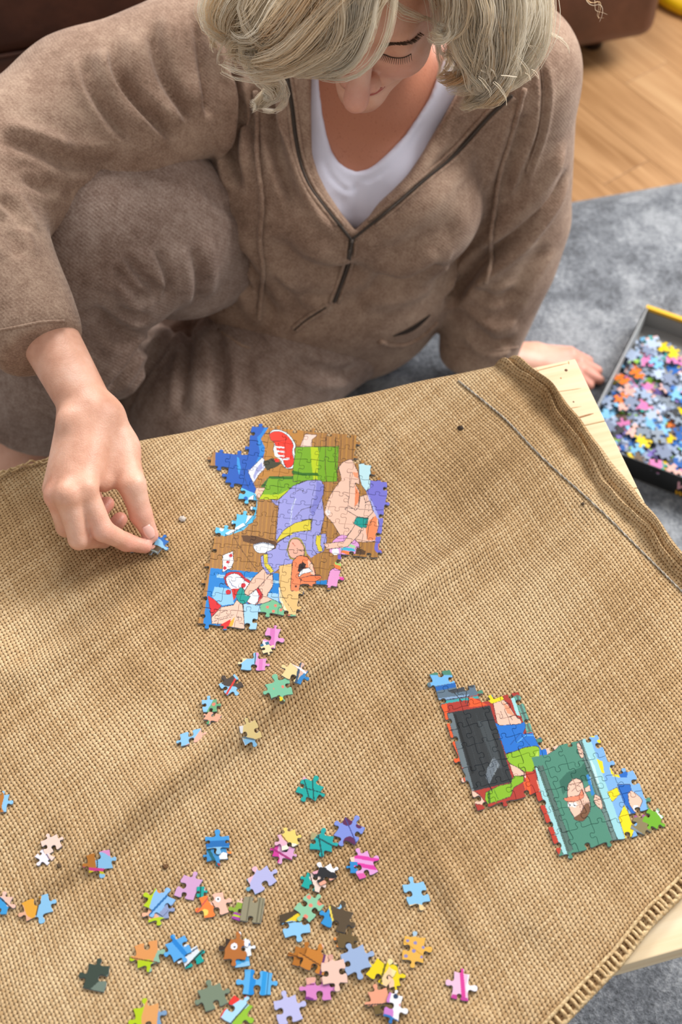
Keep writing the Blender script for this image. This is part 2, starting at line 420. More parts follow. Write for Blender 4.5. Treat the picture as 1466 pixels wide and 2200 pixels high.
# oak floor: boards laid parallel to the sofa, each board its own piece
fl = MB(); fl.box((0, 1.2, -.03), (7, 7, .02)); floor = fl.build('floor', plain('subfloor', '#4a3626', .9), None, False); tag(floor, kind='structure')
plank_mesh = MB(); plank_mesh.box((0, 0, 0), (.5012, .0995, .02), bev=.0005); pm = mesh('plank', plank_mesh.v, plank_mesh.f, False); pm.materials.append(OAK)
RM = Matrix.Rotation(math.radians(-54), 4, 'Z')
cen = P(1370, 260, 0); k = 0
for i in range(-6, 7):
    for j in range(-2, 3):
        p = RM @ Vector((j*.502+(i % 3)*.167, i*.1, -.01)); p = Vector((cen.x+p.x, cen.y+p.y, -.01))
        if abs(p.x-cen.x) > .62 or abs(p.y-cen.y) > .75: continue
        o = bpy.data.objects.new('plank' if k == 0 else 'plank.%03d' % k, pm); C.objects.link(o); o.location = p; o.rotation_euler = (0, 0, math.radians(-54)); o.parent = floor; k += 1
# grey rug
ra = P(1240, 425, .012); rb = P(1466, 385, .012); rd = (rb-ra).normalized(); rn = Vector((rd.y, -rd.x, 0))
nx, ny = 150, 130; rv = []; W0, D0 = 3.4, 2.6; org = ra-rd*2.3
for j in range(ny+1):
    for i in range(nx+1):
        q = org+rd*(W0*i/nx)+rn*(D0*j/ny); e = min(i, nx-i, j, ny-j)
        rv.append((q.x, q.y, .004 if e == 0 else .012+rng.normal()*.0012))
rf = np.array([(j*(nx+1)+i, (j+1)*(nx+1)+i, (j+1)*(nx+1)+i+1, j*(nx+1)+i+1) for j in range(ny) for i in range(nx)])
tag(link('rug', mesh('rug', rv, rf), None, RUG), 'soft mottled grey rug lying under the table and the seated woman', 'rug')
# brown leather sofa behind the woman
sofa = empty('sofa', (0, 0, 0), 'dark brown leather sofa standing behind the seated woman', 'sofa')
sb = P(1412, 86, .05); sr = EX
def sofa_M(c): return Matrix.Translation(c) @ MF
s0 = Vector((sb.x, sb.y, 0))
def at_sofa(l, back, z): return s0-EX*l+EY*back+Vector((0, 0, z))
def panel(name, l0, l1, z0, z1, y0, y1, bev, mat=LEATHER, wob=0):
    bm = bmesh.new(); bmesh.ops.create_cube(bm, size=1); bmesh.ops.scale(bm, vec=(l1-l0, y1-y0, z1-z0), verts=bm.verts)
    bmesh.ops.bevel(bm, geom=bm.edges[:], offset=bev, segments=4, affect='EDGES', profile=.5)
    me = bpy.data.meshes.new(name); M = Matrix.Translation(at_sofa((l0+l1)/2, (y0+y1)/2, (z0+z1)/2)) @ MF
    for v in bm.verts: v.co = M @ v.co
    bm.to_mesh(me); bm.free(); me.polygons.foreach_set('use_smooth', np.ones(len(me.polygons), bool)); return link(name, me, sofa, mat)
panel('base', 0.0, 2.1, .05, .24, 0, .85, .03); panel('front_panel', .02, 2.08, .235, .40, -.012, .1, .03)
for q in (0, 1): panel('seat_cushion', .22+q*.83, 1.04+q*.83, .385, .50, -.02, .62, .045)
panel('armrest', -.02, .22, .235, .62, 0, .85, .05); panel('armrest', 1.88, 2.12, .235, .62, 0, .85, .05); panel('backrest', .2, 1.9, .45, .85, .6, .85, .06)
for l in (.08, 2.0):
    for y in (.08, .75):
        f = MB(); f.tube([at_sofa(l, y, 0), at_sofa(l, y, .06)], [.018, .024], 12); f.build('leg', plain('dark_wood', '#2a1a12', .5), sofa)
sm = MB(); sm.tube([at_sofa(.02, -.004, .238), at_sofa(2.08, -.004, .238)], .004, 6); sm.build('seam', LEATHER, sofa)
# yellow stool base beside the sofa
yc = P(1462, -44, .02); st = empty('stool', (yc.x, yc.y, 0), 'bright yellow round-footed stool standing beside the end of the sofa', 'stool'); YEL = plain('yellow_paint', '#e8b800', .45)
m = MB(); prof = [(.005, 0), (.115, 0), (.125, .006), (.125, .016), (.115, .024), (.03, .03)]; n = 40
def lathe(m, c, prof, n):
    vv = [(c[0]+r*math.cos(2*math.pi*k/n), c[1]+r*math.sin(2*math.pi*k/n), c[2]+z) for r, z in prof for k in range(n)]
    ff = [(i*n+k, i*n+(k+1) % n, (i+1)*n+(k+1) % n, (i+1)*n+k) for i in range(len(prof)-1) for k in range(n)]+[tuple(range(n-1, -1, -1)), tuple((len(prof)-1)*n+k for k in range(n))]
    m.add(vv, ff)
yc = Vector((yc.x+.06, yc.y+.02, 0)); lathe(m, yc, prof, n); m.build('base', YEL, st)
m = MB(); m.tube([yc+Vector((0, 0, .02)), yc+Vector((0, 0, .42))], .018, 16); m.build('post', YEL, st)
m = MB(); lathe(m, yc+Vector((0, 0, .42)), [(.02, 0), (.15, 0), (.16, .01), (.16, .03), (.15, .04), (.02, .042)], 40); m.build('seat', YEL, st)

# ------------------------------------------------------------------ pine table
table = empty('coffee_table', (T0.x, T0.y, 0), 'low unfinished pine table with small knots standing on the grey rug', 'table')
def tp(l, d, z): return T0-EX*l-EY*d+Vector((0, 0, z-ZT))
def tbox(name, l0, l1, d0, d1, z0, z1, mat=PINE, bev=.002):
    m = MB(); c = Vector(((l0+l1)/2, (d0+d1)/2, (z0+z1)/2)); m.box((0, 0, 0), (l1-l0, d1-d0, z1-z0), bev=bev)
    M = Matrix.Translation(tp((l0+l1)/2, (d0+d1)/2, (z0+z1)/2)) @ MF
    me = mesh(name, m.v, m.f, False); o = link(name, me, None, mat); o.matrix_basis = M; o.parent = table; o.matrix_parent_inverse = parent_world(table).inverted(); return o
nb_ = 7; bw = TD/nb_
for i in range(nb_): tbox('board', 0, TW, i*bw+.0003, (i+1)*bw-.0003, ZT-.018, ZT, bev=.0012)
tbox('edge_rail', .004, TW-.004, TD-.022, TD-.002, ZT-.034, ZT-.0185); tbox('edge_rail', .004, TW-.004, .002, .022, ZT-.034, ZT-.0185)
for l in (.004, TW-.024): tbox('side_rail', l, l+.02, .023, TD-.023, ZT-.034, ZT-.0185)
for l in (.14, TW-.19):
    for d in (.12, TD-.20): tbox('leg', l, l+.05, d, d+.05, .0165, ZT-.0185)
KN = plain('knot', '#6b4426', .6); KL = plain('resin_mark', '#b98a56', .6)
for (x, y, r, mt) in ((1217, 795, .0022, KN), (1206, 812, .0011, KL), (1233, 863, .0011, KN)):
    m = MB(); c = P(x, y, ZT+.0003); m.tube([c-Vector((0, 0, .001)), c], [r, r*.8], 12); m.build('knot', mt, table)
for pts, r in (([(1238, 899), (1252, 895), (1276, 888)], .0011), ([(1150, 790), (1158, 800), (1166, 830)], .0003), ([(1222, 776), (1223, 783)], .0006), ([(1140, 800), (1180, 790), (1222, 780)], .0006), ([(1196, 842), (1225, 838), (1250, 834)], .0005), ([(1222, 878), (1250, 873)], .0005)):
    m = MB(); L = [P(x, y, ZT) for x, y in smooth_poly(pts, 3)]; m.tube(L, [r*.4]+[r]*(len(L)-2)+[r*.3], 6, flat=.25); m.build('grain_mark', KL if r < .001 else plain('dark_mark', '#9a6a3c', .6), table)

# ------------------------------------------------------------------ burlap
CC = P(1758, 1605, ZT)
Qp = [(1758, 1605), (1600, 1385), (1466, 1212), (1400, 1122), (1366, 1078), (1310, 1010), (1243, 917), (1188, 852), (1130, 800), (1040, 700), (900, 540), (600, 200)]
Rp = [(1758, 1605), (1600, 1778), (1466, 1927), (1400, 1992), (1330, 2082), (1240, 2175), (1120, 2305), (600, 2880), (0, 3600)]
def arc(px):
    L = [np3(P(x, y, ZT)) for x, y in px]; s = [0]
    for a, b in zip(L, L[1:]): s.append(s[-1]+np.linalg.norm(b-a))
    return np.array(L), np.array(s)
QL, QS = arc(Qp); RL, RS = arc(Rp)
def along(L, S, s): return np.stack([np.interp(s, S, L[:, k]) for k in range(3)], -1)
def cloth_flat(s, t): return along(QL, QS, s)+along(RL, RS, t)-np3(CC)
FOLD = [  # photo line, half width, height (ridge +, valley -)
 ([(1140, 1140), (1042, 1216), (893, 1323), (823, 1373), (768, 1427), (723, 1467), (643, 1527), (583, 1577), (519, 1627), (444, 1687), (344, 1767), (215, 1878), (60, 1972), (-60, 2040)], .010, -.0040),
 ([(1120, 1115), (1022, 1192), (875, 1297), (805, 1347), (750, 1399), (705, 1438), (625, 1497), (565, 1547), (500, 1597), (424, 1657), (324, 1737), (195, 1848), (40, 1942)], .021, .0085),
 ([(1060, 1080), (950, 1130), (850, 1210), (760, 1310), (690, 1380)], .022, -.0045), ([(150, 1800), (60, 1850), (-40, 1900)], .02, -.003),
 ([(960, 1190), (850, 1290), (750, 1370), (660, 1450), (560, 1540), (440, 1640)], .03, .003),
 ([(1180, 870), (1060, 990), (980, 1070)], .014, -.0018), ([(830, 930), (822, 1000), (810, 1090)], .010, -.002), ([(850, 930), (845, 1000), (838, 1090)], .012, .002),
 ([(900, 1860), (940, 1950), (1000, 2080)], .012, -.0028), ([(930, 1850), (975, 1950), (1030, 2070)], .016, .0028),
 ([(1060, 800), (1150, 880), (1240, 980), (1320, 1080), (1420, 1220)], .012, -.003),
 ([(1400, 1330), (1300, 1480), (1220, 1560)], .015, -.002), ([(0, 1480), (150, 1400), (330, 1290)], .02, .0035), ([(0, 1440), (150, 1360), (310, 1250)], .014, -.003),
 ([(160, 2030), (300, 1960), (430, 1900)], .014, -.002), ([(880, 1400), (800, 1640), (640, 1780)], .022, -.003), ([(1040, 1290), (1180, 1180), (1260, 1090)], .012, -.003), ([(940, 1700), (830, 1790)], .015, -.0025),
 ([(1150, 2000), (1080, 2100), (1040, 2200)], .02, -.003), ([(600, 2080), (500, 2200)], .02, -.003), ([(100, 1130), (60, 1300), (30, 1400)], .02, -.003)]
FOLDW = [(np.array([np3(P(x, y, ZT))[:2] for x, y in smooth_poly(p, 4)]), w_, a_) for p, w_, a_ in FOLD]
CH1 = [(470, 905), (780, 925), (845, 1050), (845, 1215), (760, 1290), (650, 1360), (440, 1380), (440, 1180), (460, 980)]
CH2 = [(915, 1450), (1145, 1465), (1290, 1565), (1370, 1650), (1440, 1760), (1300, 1830), (1200, 1860), (1130, 1760), (985, 1760), (925, 1560)]
def seg2(X, L):
    best = np.full(len(X), 1e9); tt = np.zeros(len(X)); n = len(L)-1
    for i in range(n):
        e = L[i+1]-L[i]; r = X-L[i]; t = np.clip(r@e/(e@e), 0, 1); d = np.linalg.norm(r-np.outer(t, e), axis=1); m = d < best; best[m] = d[m]; tt[m] = (i+t[m])/n
    return best, tt
def inpoly(X, poly):
    ins = np.zeros(len(X), bool); A = np.asarray(poly, float); B = np.roll(A, -1, 0)
    for a, b in zip(A, B):
        if a[1] == b[1]: continue
        ins ^= ((a[1] > X[:, 1]) != (b[1] > X[:, 1])) & (X[:, 0] < (b[0]-a[0])*(X[:, 1]-a[1])/(b[1]-a[1])+a[0])
    return ins
HG = None
CHW = [np.array([np3(P(x, y, ZT))[:2] for x, y in c]) for c in (CH1, CH2)]
HX0, HY0, HST, HNX, HNY = -1.25, .0, .003, 834, 600
def H(X):
    X = np.atleast_2d(np.asarray(X, float)); fx = np.clip((X[:, 0]-HX0)/HST, 0, HNX-1.001); fy = np.clip((X[:, 1]-HY0)/HST, 0, HNY-1.001)
    i = fx.astype(int); j = fy.astype(int); u = fx-i; v = fy-j
    return (HG[i, j]*(1-u)+HG[i+1, j]*u)*(1-v)+(HG[i, j+1]*(1-u)+HG[i+1, j+1]*u)*v
def Hfull(X):
    h = np.zeros(len(X))
    for L, w_, a_ in FOLDW:
        m_ = np.where(((X > L.min(0)-3*w_) & (X < L.max(0)+3*w_)).all(1))[0]
        if not len(m_): continue
        d, t = seg2(X[m_], L); tap = np.clip(np.minimum(t, 1-t)*6, 0, 1); h[m_] += (2.3 if w_ > .0105 and abs(a_) > .005 else 1.6)*a_*np.exp(-(d/w_)**2)*tap
    h += .0011*np.sin(X[:, 0]*31+X[:, 1]*17)*np.sin(X[:, 0]*13-X[:, 1]*37+1)+.0005*np.sin(X[:, 0]*83-X[:, 1]*61)
    for pw in CHW:
        q = np.where(((X > pw.min(0)-.03) & (X < pw.max(0)+.03)).all(1))[0]; Y = X[q]
        d, _ = seg2(Y, np.vstack([pw, pw[:1]])); ins = inpoly(Y, pw); m = np.where(ins, 0, np.clip(d/.03, 0, 1)); h[q] *= m*m*(3-2*m)
    h = np.where(h < 0, -.006*np.tanh(-h/.006), h)
    return h+.0080
_gx, _gy = np.meshgrid(np.arange(HNX)*HST+HX0, np.arange(HNY)*HST+HY0, indexing='ij'); HG = Hfull(np.stack([_gx.ravel(), _gy.ravel()], 1)).reshape(HNX, HNY)
def drape(X, h):
    """flat cloth position -> 3D: lies on the table, bends down past its far, right and near edges"""
    rel = X-np.array([T0.x, T0.y]); l = -(rel@np.array([EX.x, EX.y])); d = -(rel@np.array([EY.x, EY.y])); z = ZT+h
    def bend(o, r, z, lim=9):
        o = np.maximum(o, 0); a = np.minimum(o/r, math.pi/2*lim); return r*np.sin(a)+(o-a*r)*np.cos(a), z-(r*(1-np.cos(a))+(o-a*r)*np.sin(a))
    back = -d; q, z = bend(back, .014, z, 1); d = np.where(back > 0, -q, d)
    q, z = bend(-l, .10, z, .45); l = np.where(l < 0, -q, l)
    q, z = bend(d-TD, .12, z, .4); d = np.where(d > TD, TD+q, d)
    return np.stack([T0.x-EX.x*l-EY.x*d, T0.y-EX.y*l-EY.y*d, z], 1)
st_ = .004; ss = np.arange(0, QS[-1], st_); ts = np.arange(0, min(RS[-1], 1.5), st_)
SS, TT = np.meshgrid(ss, ts, indexing='ij'); flat = cloth_flat(SS.ravel(), TT.ravel())[:, :2]
rel = flat-np.array([T0.x, T0.y]); dd_ = -(rel@np.array([EY.x, EY.y])); ll_ = -(rel@np.array([EX.x, EX.y]))
cv = drape(flat, H(flat)); nS, nT = len(ss), len(ts)
ii, jj = np.meshgrid(np.arange(nS-1), np.arange(nT-1), indexing='ij'); ii = ii.ravel(); jj = jj.ravel()
cf = np.stack([ii*nT+jj, ii*nT+jj+1, (ii+1)*nT+jj+1, (ii+1)*nT+jj], 1)
keep = (dd_[cf] > -.10-.02*np.sin(ll_[cf]*9)).all(1) & (dd_[cf] < TD+.28).all(1) & (ll_[cf] < TW-.005).all(1)
cf = cf[keep]; used = np.zeros(len(cv), bool); used[cf.ravel()] = True; rm = np.cumsum(used)-1; cf = rm[cf]; cvv = cv[used]
burlap = empty('burlap_cloth', (T0.x-.4, T0.y-.3, ZT+.003), 'coarse tan burlap sack cloth spread wrinkled over the pine table', 'cloth')
bme = mesh('fabric', cvv, cf); uvl = bme.uv_layers.new(name='weave'); PITCH = .0036
su = (SS.ravel()/PITCH)[used]; tu = (TT.ravel()/PITCH)[used]; li = np.empty(len(bme.loops), np.int32); bme.loops.foreach_get('vertex_index', li)
uvl.data.foreach_set('uv', np.stack([su[li], tu[li]], 1).astype(np.float32).ravel())
fab = link('fabric', bme, burlap, BURLAP); fn_ = normals(cvv, cf)
if fn_[:, 2].mean() < 0: bme.flip_normals()
sd = fab.modifiers.new('thick', 'SOLIDIFY'); sd.thickness = .0022; sd.offset = -1
def clothpts(sa, ta, up):
    f = cloth_flat(np.asarray(sa), np.asarray(ta))[:, :2]; p = drape(f, H(f)); p[:, 2] += up; return p
def clothpt(s, t, up=0.0):
    f = cloth_flat(np.array([s]), np.array([t]))[:, :2]; p = drape(f, H(f))[0]; return Vector((p[0], p[1], p[2]+up))
def surf(x, y, up=0.0):
    """point on the cloth seen at a photo position"""
    z = ZT+.006
    for _ in range(4):
        p = P(x, y, z); q = drape(np.array([[p.x, p.y]]), H([[p.x, p.y]]))[0]; z = q[2]
    return P(x, y, z+up)
# rolled hem along the right edge, two plies with a groove between
def strip(name, prof_fn, s0, s1, n, mat, uvs=None):
    V = []; m_ = None
    for i in range(n+1):
        s = s0+(s1-s0)*i/n; pr = prof_fn(s); m_ = len(pr)
        V += [Vector(q) for q in clothpts([s]*m_, [t for t, z in pr], np.array([z for t, z in pr]))]
    F = [(i*m_+k, i*m_+k+1, (i+1)*m_+k+1, (i+1)*m_+k) for i in range(n) for k in range(m_-1)]
    return V, np.array(F), m_
def hemprof(s):
    w1 = .026+.005*math.sin(s*23)+.003*math.sin(s*61); out = []
    for k in range(25):
        a = k/24; t = -.003+w1*a
        z = .0105*math.sin(math.pi*min(a*1.25, 1))**.6*(1+.25*math.sin(s*90)*math.sin(s*37)) if a < .8 else 0
        z += .0075*math.exp(-((a-.80)/.10)**2)*(1+.4*math.sin(s*140+2)*math.sin(s*51)) - .0045*math.exp(-((a-.60)/.07)**2)+.002*math.exp(-((a-.32)/.07)**2)
        if a in (0, 1): z = -.004
        out.append((t, z+.0008))
    return out
sh0, sh1 = 0.02, float(np.interp(9.6, np.arange(len(QS)), QS))
V, F, m_ = strip('hem', hemprof, sh0, sh1, 420, BURLAP); hm = mesh('hem', V, F); uvl = hm.uv_layers.new(name='weave')
gi = np.arange(len(V)); gu = np.stack([(gi//m_)/420*(sh1-sh0)/PITCH, (gi % m_)/24*.05/PITCH], 1); li = np.empty(len(hm.loops), np.int32); hm.loops.foreach_get('vertex_index', li)
uvl.data.foreach_set('uv', gu[li].astype(np.float32).ravel()); tag(link('hem', hm, burlap, BURLAP), 'thick rolled hem of the burlap')
# white seam thread
m = MB(); sp = smooth_poly([(985, 818), (1010, 838), (1050, 870), (1080, 895), (1110, 925), (1150, 968), (1200, 1015), (1240, 1050), (1300, 1105), (1350, 1155), (1400, 1205), (1440, 1245), (1480, 1285), (1540, 1350)], 14)
for ph in (0, math.pi):
    m.tube([surf(x+1.0*math.cos(i*.9+ph), y+1.3*math.sin(i*.9+ph), .0012+.0006*math.cos(i*.9+ph)) for i, (x, y) in enumerate(sp)], .00055, 5)
tag(m.build('seam_thread', WHITE_THREAD, burlap), 'white twisted seam thread')
# overlock stitching along the lower right edge
m = MB(); t0_, t1_ = .1, float(np.interp(7.05, np.arange(len(RS)), RS)); t = t0_; k = 0
edge = []
while t < min(t1_, .85):
    L = []
    for q in range(9):
        a = q/8; s = -.0012+.0125*a; L.append(clothpt(max(s, 0), t+.0026*a+.0012*math.sin(k), .0006+.0026*math.sin(math.pi*a)-.0045*(q == 0)))
    m.tube(L, .0016, 6); edge.append(clothpt(.0125, t+.001, .0022+.0008*math.sin(k*1.7))); t += .0058+.0009*math.sin(k*2.3); k += 1
e2 = [clothpt(.001, .1+i*.004, .0006+.0007*math.sin(i)) for i in range(int((min(t1_, .85)-.1)/.004))]
m.tube(edge, .0017, 6); m.tube(e2, .0024, 6)
tag(m.build('edge_stitching', JUTE, burlap), 'looped jute stitching along the cut edge', kind='stuff')
# frayed selvage by the far left edge
m = MB(); L = [P(x, y, ZT+.012) for x, y in smooth_poly([(-60, 1040), (-20, 1026), (10, 1012), (30, 1006), (60, 994), (90, 990), (118, 980), (160, 972), (200, 962)], 6)]
m.tube([p+Vector((0, .0012*math.sin(i*1.3), .0012*math.sin(i*.8))) for i, p in enumerate(L)], .0012, 6)
m.tube([p+Vector((0, .0022*math.sin(i*.9+1)-.002, .001*math.sin(i*1.8))) for i, p in enumerate(L)], .0009, 6); m.build('selvage_thread', JUTE, burlap)
def bit(name, x, y, r, col, label, cat):
    c = surf(x, y, .0002); bm = bmesh.new(); bmesh.ops.create_icosphere(bm, subdivisions=3, radius=r)
    for v in bm.verts: v.co = v.co*(1+.35*math.sin(v.co.x*2200+v.co.y*900)*math.sin(v.co.y*1900)); v.co.z *= .5
    me = bpy.data.meshes.new(name); bm.to_mesh(me); bm.free(); me.polygons.foreach_set('use_smooth', np.ones(len(me.polygons), bool))
    o = link(name, me, None, plain(name+'_c', col, .9)); o.location = c+Vector((0, 0, r*.3)); tag(o, label, cat)
bit('lint', 392, 1116, .0034, '#b8aea4', 'small pale grey tuft of lint lying right of the hand', 'lint')
bit('husk', 990, 920, .0028, '#3a2c20', 'small dark husk speck near the far edge of the burlap', 'speck')
bit('husk', 1253, 1083, .0018, '#4a3a2a', 'tiny dark speck beside the white seam thread', 'speck')
bit('husk', 127, 1860, .0022, '#5a4630', 'dark speck beside the pale pink and white piece', 'speck')
bit('husk', 355, 1862, .0024, '#6a4a2c', 'brown speck above the lilac piece', 'speck')

# ------------------------------------------------------------------ the woman
person = empty('person', (0, 1.4, .012), 'woman with blonde hair in a brown hooded tracksuit reaching for a puzzle piece', 'person')
SHL, SHR = Vector((.205, 1.40, .50)), Vector((-.15, 1.43, .50))
EBL = P(1100, 470, .27); WRL = P(1050, 772, .045)
EBR = P(-75, 395, .52); WRR = P(200, 900, .468); CUF = P(70, 715, .485)
HPR, KNR, ANR = Vector((-.085, 1.40, .14)), P(150, 470, .43), P(45, 925, .09)
HPL, KNL, ANL = Vector((.07, 1.42, .12)), P(430, 950, .11), Vector((-.42, 1.40, .07))
def torso(e, hood=False):
    k = .04
    return [Cone((.01, 1.40, .13), (.015, 1.385, .34), .135+e, .118+e, .02, flat=(0, 1, 0), sq=.80),
            Cone((.015, 1.385, .34), (.025, 1.40, .46), .128+e, .118+e, k, flat=(0, 1, 0), sq=.74),
            Cone(SHL+Vector((-.02, 0, -.015)), SHR+Vector((.02, 0, -.015)), .052+e, .052+e, k),
            Ell((-.055, 1.315, .375), (.062+e, .055+e, .062+e), .04), Ell((.095, 1.315, .375), (.062+e, .055+e, .062+e), .04)]
# head frame: fwd = where the face points, up, her left
fwd = Vector((-.195, -.950, -.235)).normalized(); up0 = Vector((0, 0, 1)); up = (up0-fwd*up0.dot(fwd)).normalized(); lf = up.cross(fwd); lf = -lf if lf.x < 0 else lf
R_ = Matrix.Rotation(math.radians(-7), 3, fwd); up = R_ @ up; lf = R_ @ lf
EYE = P(788, 93, .69); HO = EYE-fwd*.078
def hd(x, y, z): return HO+lf*x+up*y+fwd*z
HM = [list(lf), list(up), list(fwd)]
def hell(c, r, k=.01, sub=False): return Ell(hd(*c), r, k, sub, HM)
def hcone(a, b, r1, r2, k=.01, sub=False): return Cone(hd(*a), hd(*b), r1, r2, k, sub)
NECK = Vector((.03, 1.385, .50))
head = [hell((0, .035, -.02), (.074, .092, .093)), hell((0, -.02, .022), (.060, .080, .062), .03), hcone((.047, -.045, .0), (.012, -.098, .050), .022, .017, .02), hcone((-.047, -.045, .0), (-.012, -.098, .050), .022, .017, .02),
        hell((0, -.106, .062), (.021, .017, .017), .015),
        hcone((-.030, .018, .066), (.030, .018, .066), .014, .014, .014), hell((.034, -.034, .052), (.026, .024, .022), .022), hell((-.034, -.034, .052), (.026, .024, .022), .022),
        hell((.033, -.003, .092), (.016, .010, .014), .014, True), hell((-.033, -.003, .092), (.016, .010, .014), .014, True),
        Ell(hd(.032, -.004, .0655), (.0155, .0125, .0135), .004, False, HM), Ell(hd(-.032, -.004, .0655), (.0155, .0125, .0135), .004, False, HM),
        hcone((0, .012, .078), (0, -.036, .110), .0085, .0120, .014), hell((0, -.043, .116), (.0130, .0120, .0125), .006), hell((.0135, -.038, .094), (.0085, .0085, .011), .005), hell((-.0135, -.038, .094), (.0085, .0085, .011), .005),
        hell((0, -.068, .070), (.026, .018, .014), .012), hcone((-.019, -.061, .075), (.019, -.061, .075), .0045, .0045, .004), hcone((-.016, -.071, .076), (.016, -.071, .076), .0052, .0052, .004),
        hcone((-.026, -.066, .084), (.026, -.066, .084), .0014, .0014, .002, True),
        hcone((.020, -.036, .086), (.031, -.058, .074), .0016, .0014, .006, True),
        hell((.074, -.01, -.012), (.008, .028, .018), .006), hell((-.074, -.01, -.012), (.008, .028, .018), .006)]
# right hand, pinching a piece; landmarks read from the photo with their own heights
def arm_hand():
    W = WRR; o = []
    idx = [P(180, 1052, .466), P(221, 1140, .437), P(271, 1165, .411), P(312, 1174, .3985)]
    thb = [P(256, 965, .447), P(284, 1042, .443), P(303, 1106, .418), P(324, 1150, .4000)]
    mid = [P(146, 1066, .470), P(170, 1158, .433), P(222, 1158, .401), P(258, 1116, .3965)]
    rin = [P(124, 1066, .460), P(142, 1132, .424), P(196, 1120, .400), P(231, 1082, .398)]
    pin = [P(118, 1050, .446), P(136, 1102, .418), P(176, 1088, .402), P(205, 1064, .402)]
    pal = [(W+Vector((.012, 0, -.002)), thb[0], .021, .019), (thb[0], thb[1], .019, .0135), (W, idx[0], .024, .0135), (W, mid[0], .024, .0130), (W+Vector((-.012, 0, -.004)), rin[0], .021, .0125), (W+Vector((-.016, 0, -.010)), pin[0], .020, .0125),
           (P(232, 985, .445), P(222, 1035, .447), .018, .0105)]
    for a, b, r1, r2 in pal: o.append(Cone(a, b, r1, r2, .012))
    for ch, rr, k in ((pin, (.0110, .0088, .0080, .0070), .003), (rin, (.0122, .0098, .0088, .0075), .003), (mid, (.0128, .0105, .0090, .0078), .003), (idx, (.0128, .0106, .0090, .0072), .003), (thb[1:], (.0135, .0112, .0082), .004)):
        for i in range(len(ch)-1): o.append(Cone(ch[i], ch[i+1], rr[i], rr[i+1], k if i == 0 else .0035))
    for c, r in ((idx[0], .0138), (mid[0], .0136), (rin[0], .0128)): o.append(Cone(c+Vector((0, 0, .003)), c+Vector((0, 0, .0031)), r*.9, r*.9, .006))
    o.append(Cone(P(150, 905, .483), P(151, 906, .483), .012, .012, .014))     # wrist bone
    return o, idx, thb
hand_ops, IDX, THB = arm_hand()
# left hand flat on the rug, fingers pointing away from the table corner
def left_hand():
    o = []; z = .026
    K = [P(1186, 763, .035), P(1200, 776, .032), P(1205, 790, .030), P(1205, 803, .028)]
    Tp = [P(1264, 776, .018), P(1284, 797, .018), P(1288, 817, .018), P(1266, 829, .018)]
    for i, (a, b) in enumerate(zip(K, Tp)):
        o.append(Cone(WRL, a, .022, .0125, .012)); m_ = a.lerp(b, .5)+Vector((0, 0, .008)); o.append(Cone(a, m_, .0115, .010, .003)); o.append(Cone(m_, b, .010, .0078, .003))
    o.append(Cone(WRL, P(1150, 757, .034), .020, .015, .012)); o.append(Cone(P(1150, 757, .034), P(1226, 757, .022), .013, .009, .004))
    return o
body_ops = torso(0)+[Cone(NECK+Vector((0, .03, -.08)), hd(0, -.045, -.025), .052, .050, .03)]
body_ops += [Ell((.005, 1.43, .145), (.145, .11, .115), .03)]
for a, b, r1, r2 in ((SHL, EBL, .048, .038), (EBL, WRL, .038, .026), (SHR, EBR, .048, .040), (EBR, WRR, .040, .0255),
                     (HPR, KNR, .075, .056), (KNR, ANR, .052, .034), (HPL, KNL, .075, .056), (KNL, ANL, .052, .034)):
    body_ops.append(Cone(a, b, r1, r2, .03))
FTR = P(50, 1000, .05); body_ops += [Cone(ANR, FTR, .040, .042, .02), Cone(FTR, FTR+Vector((-.06, -.02, -.02)), .042, .03, .02), Cone(FTR, FTR+Vector((.02, -.12, -.02)), .040, .020, .02), Cone(ANL, ANL+Vector((-.10, -.06, -.02)), .034, .02, .02)]
body_ops += head+hand_ops+left_hand()
bV, bF = grow(body_ops, .0023); bV = relax(bV, bF, 1, .4)
bV[:, 2] = np.maximum(bV[:, 2], .017); btree = bvh(bV, bF)
bme = mesh('body', bV, bF)
q = pixv(bV)
tone = np.zeros((len(bV), 4), np.float32); tone[:, 3] = 1
hc = (bV-np3(HO)); hx, hy, hz = hc@np3(lf), hc@np3(up), hc@np3(fwd)
chest = np.clip((.62-bV[:, 2])/.06, 0, 1)*np.clip((bV[:, 1]-1.18)/.04, 0, 1)*np.clip((np.linalg.norm(hc-np3(fwd)*.02, axis=1)-.108)/.02, 0, 1)*(bV[:, 2] > .3)*(np.abs(bV[:, 0]-.03) < .16)
tone[:, 0] = chest
red = np.zeros(len(bV))
for c, r, a in ([(hd(0, -.04, .112), .020, .8), (hd(.036, -.034, .075), .022, .5), (hd(-.036, -.034, .075), .022, .5)]+[(p, .013, .75) for p in (IDX[3], IDX[2], THB[3], THB[2], P(118, 1068, .46))]+[(IDX[1], .016, .45), (P(232, 1085, .398), .02, .9), (P(255, 1118, .397), .016, .8), (P(1250, 800, .02), .06, .9), (WRL, .05, .6)]):
    red = np.maximum(red, a*np.exp(-(np.linalg.norm(bV-np3(c), axis=1)/r)**2))
tone[:, 1] = red
at = bme.color_attributes.new('tone', 'FLOAT_COLOR', 'POINT'); at.data.foreach_set('color', tone.ravel())
link('body', bme, person, SKIN)

def edge_cone(pxs, o, n): return [onplane(x, y, o, n) for x, y in pxs]
CN = Vector((0, -.77, .64)); CO = Vector((.03, 1.26, .44))
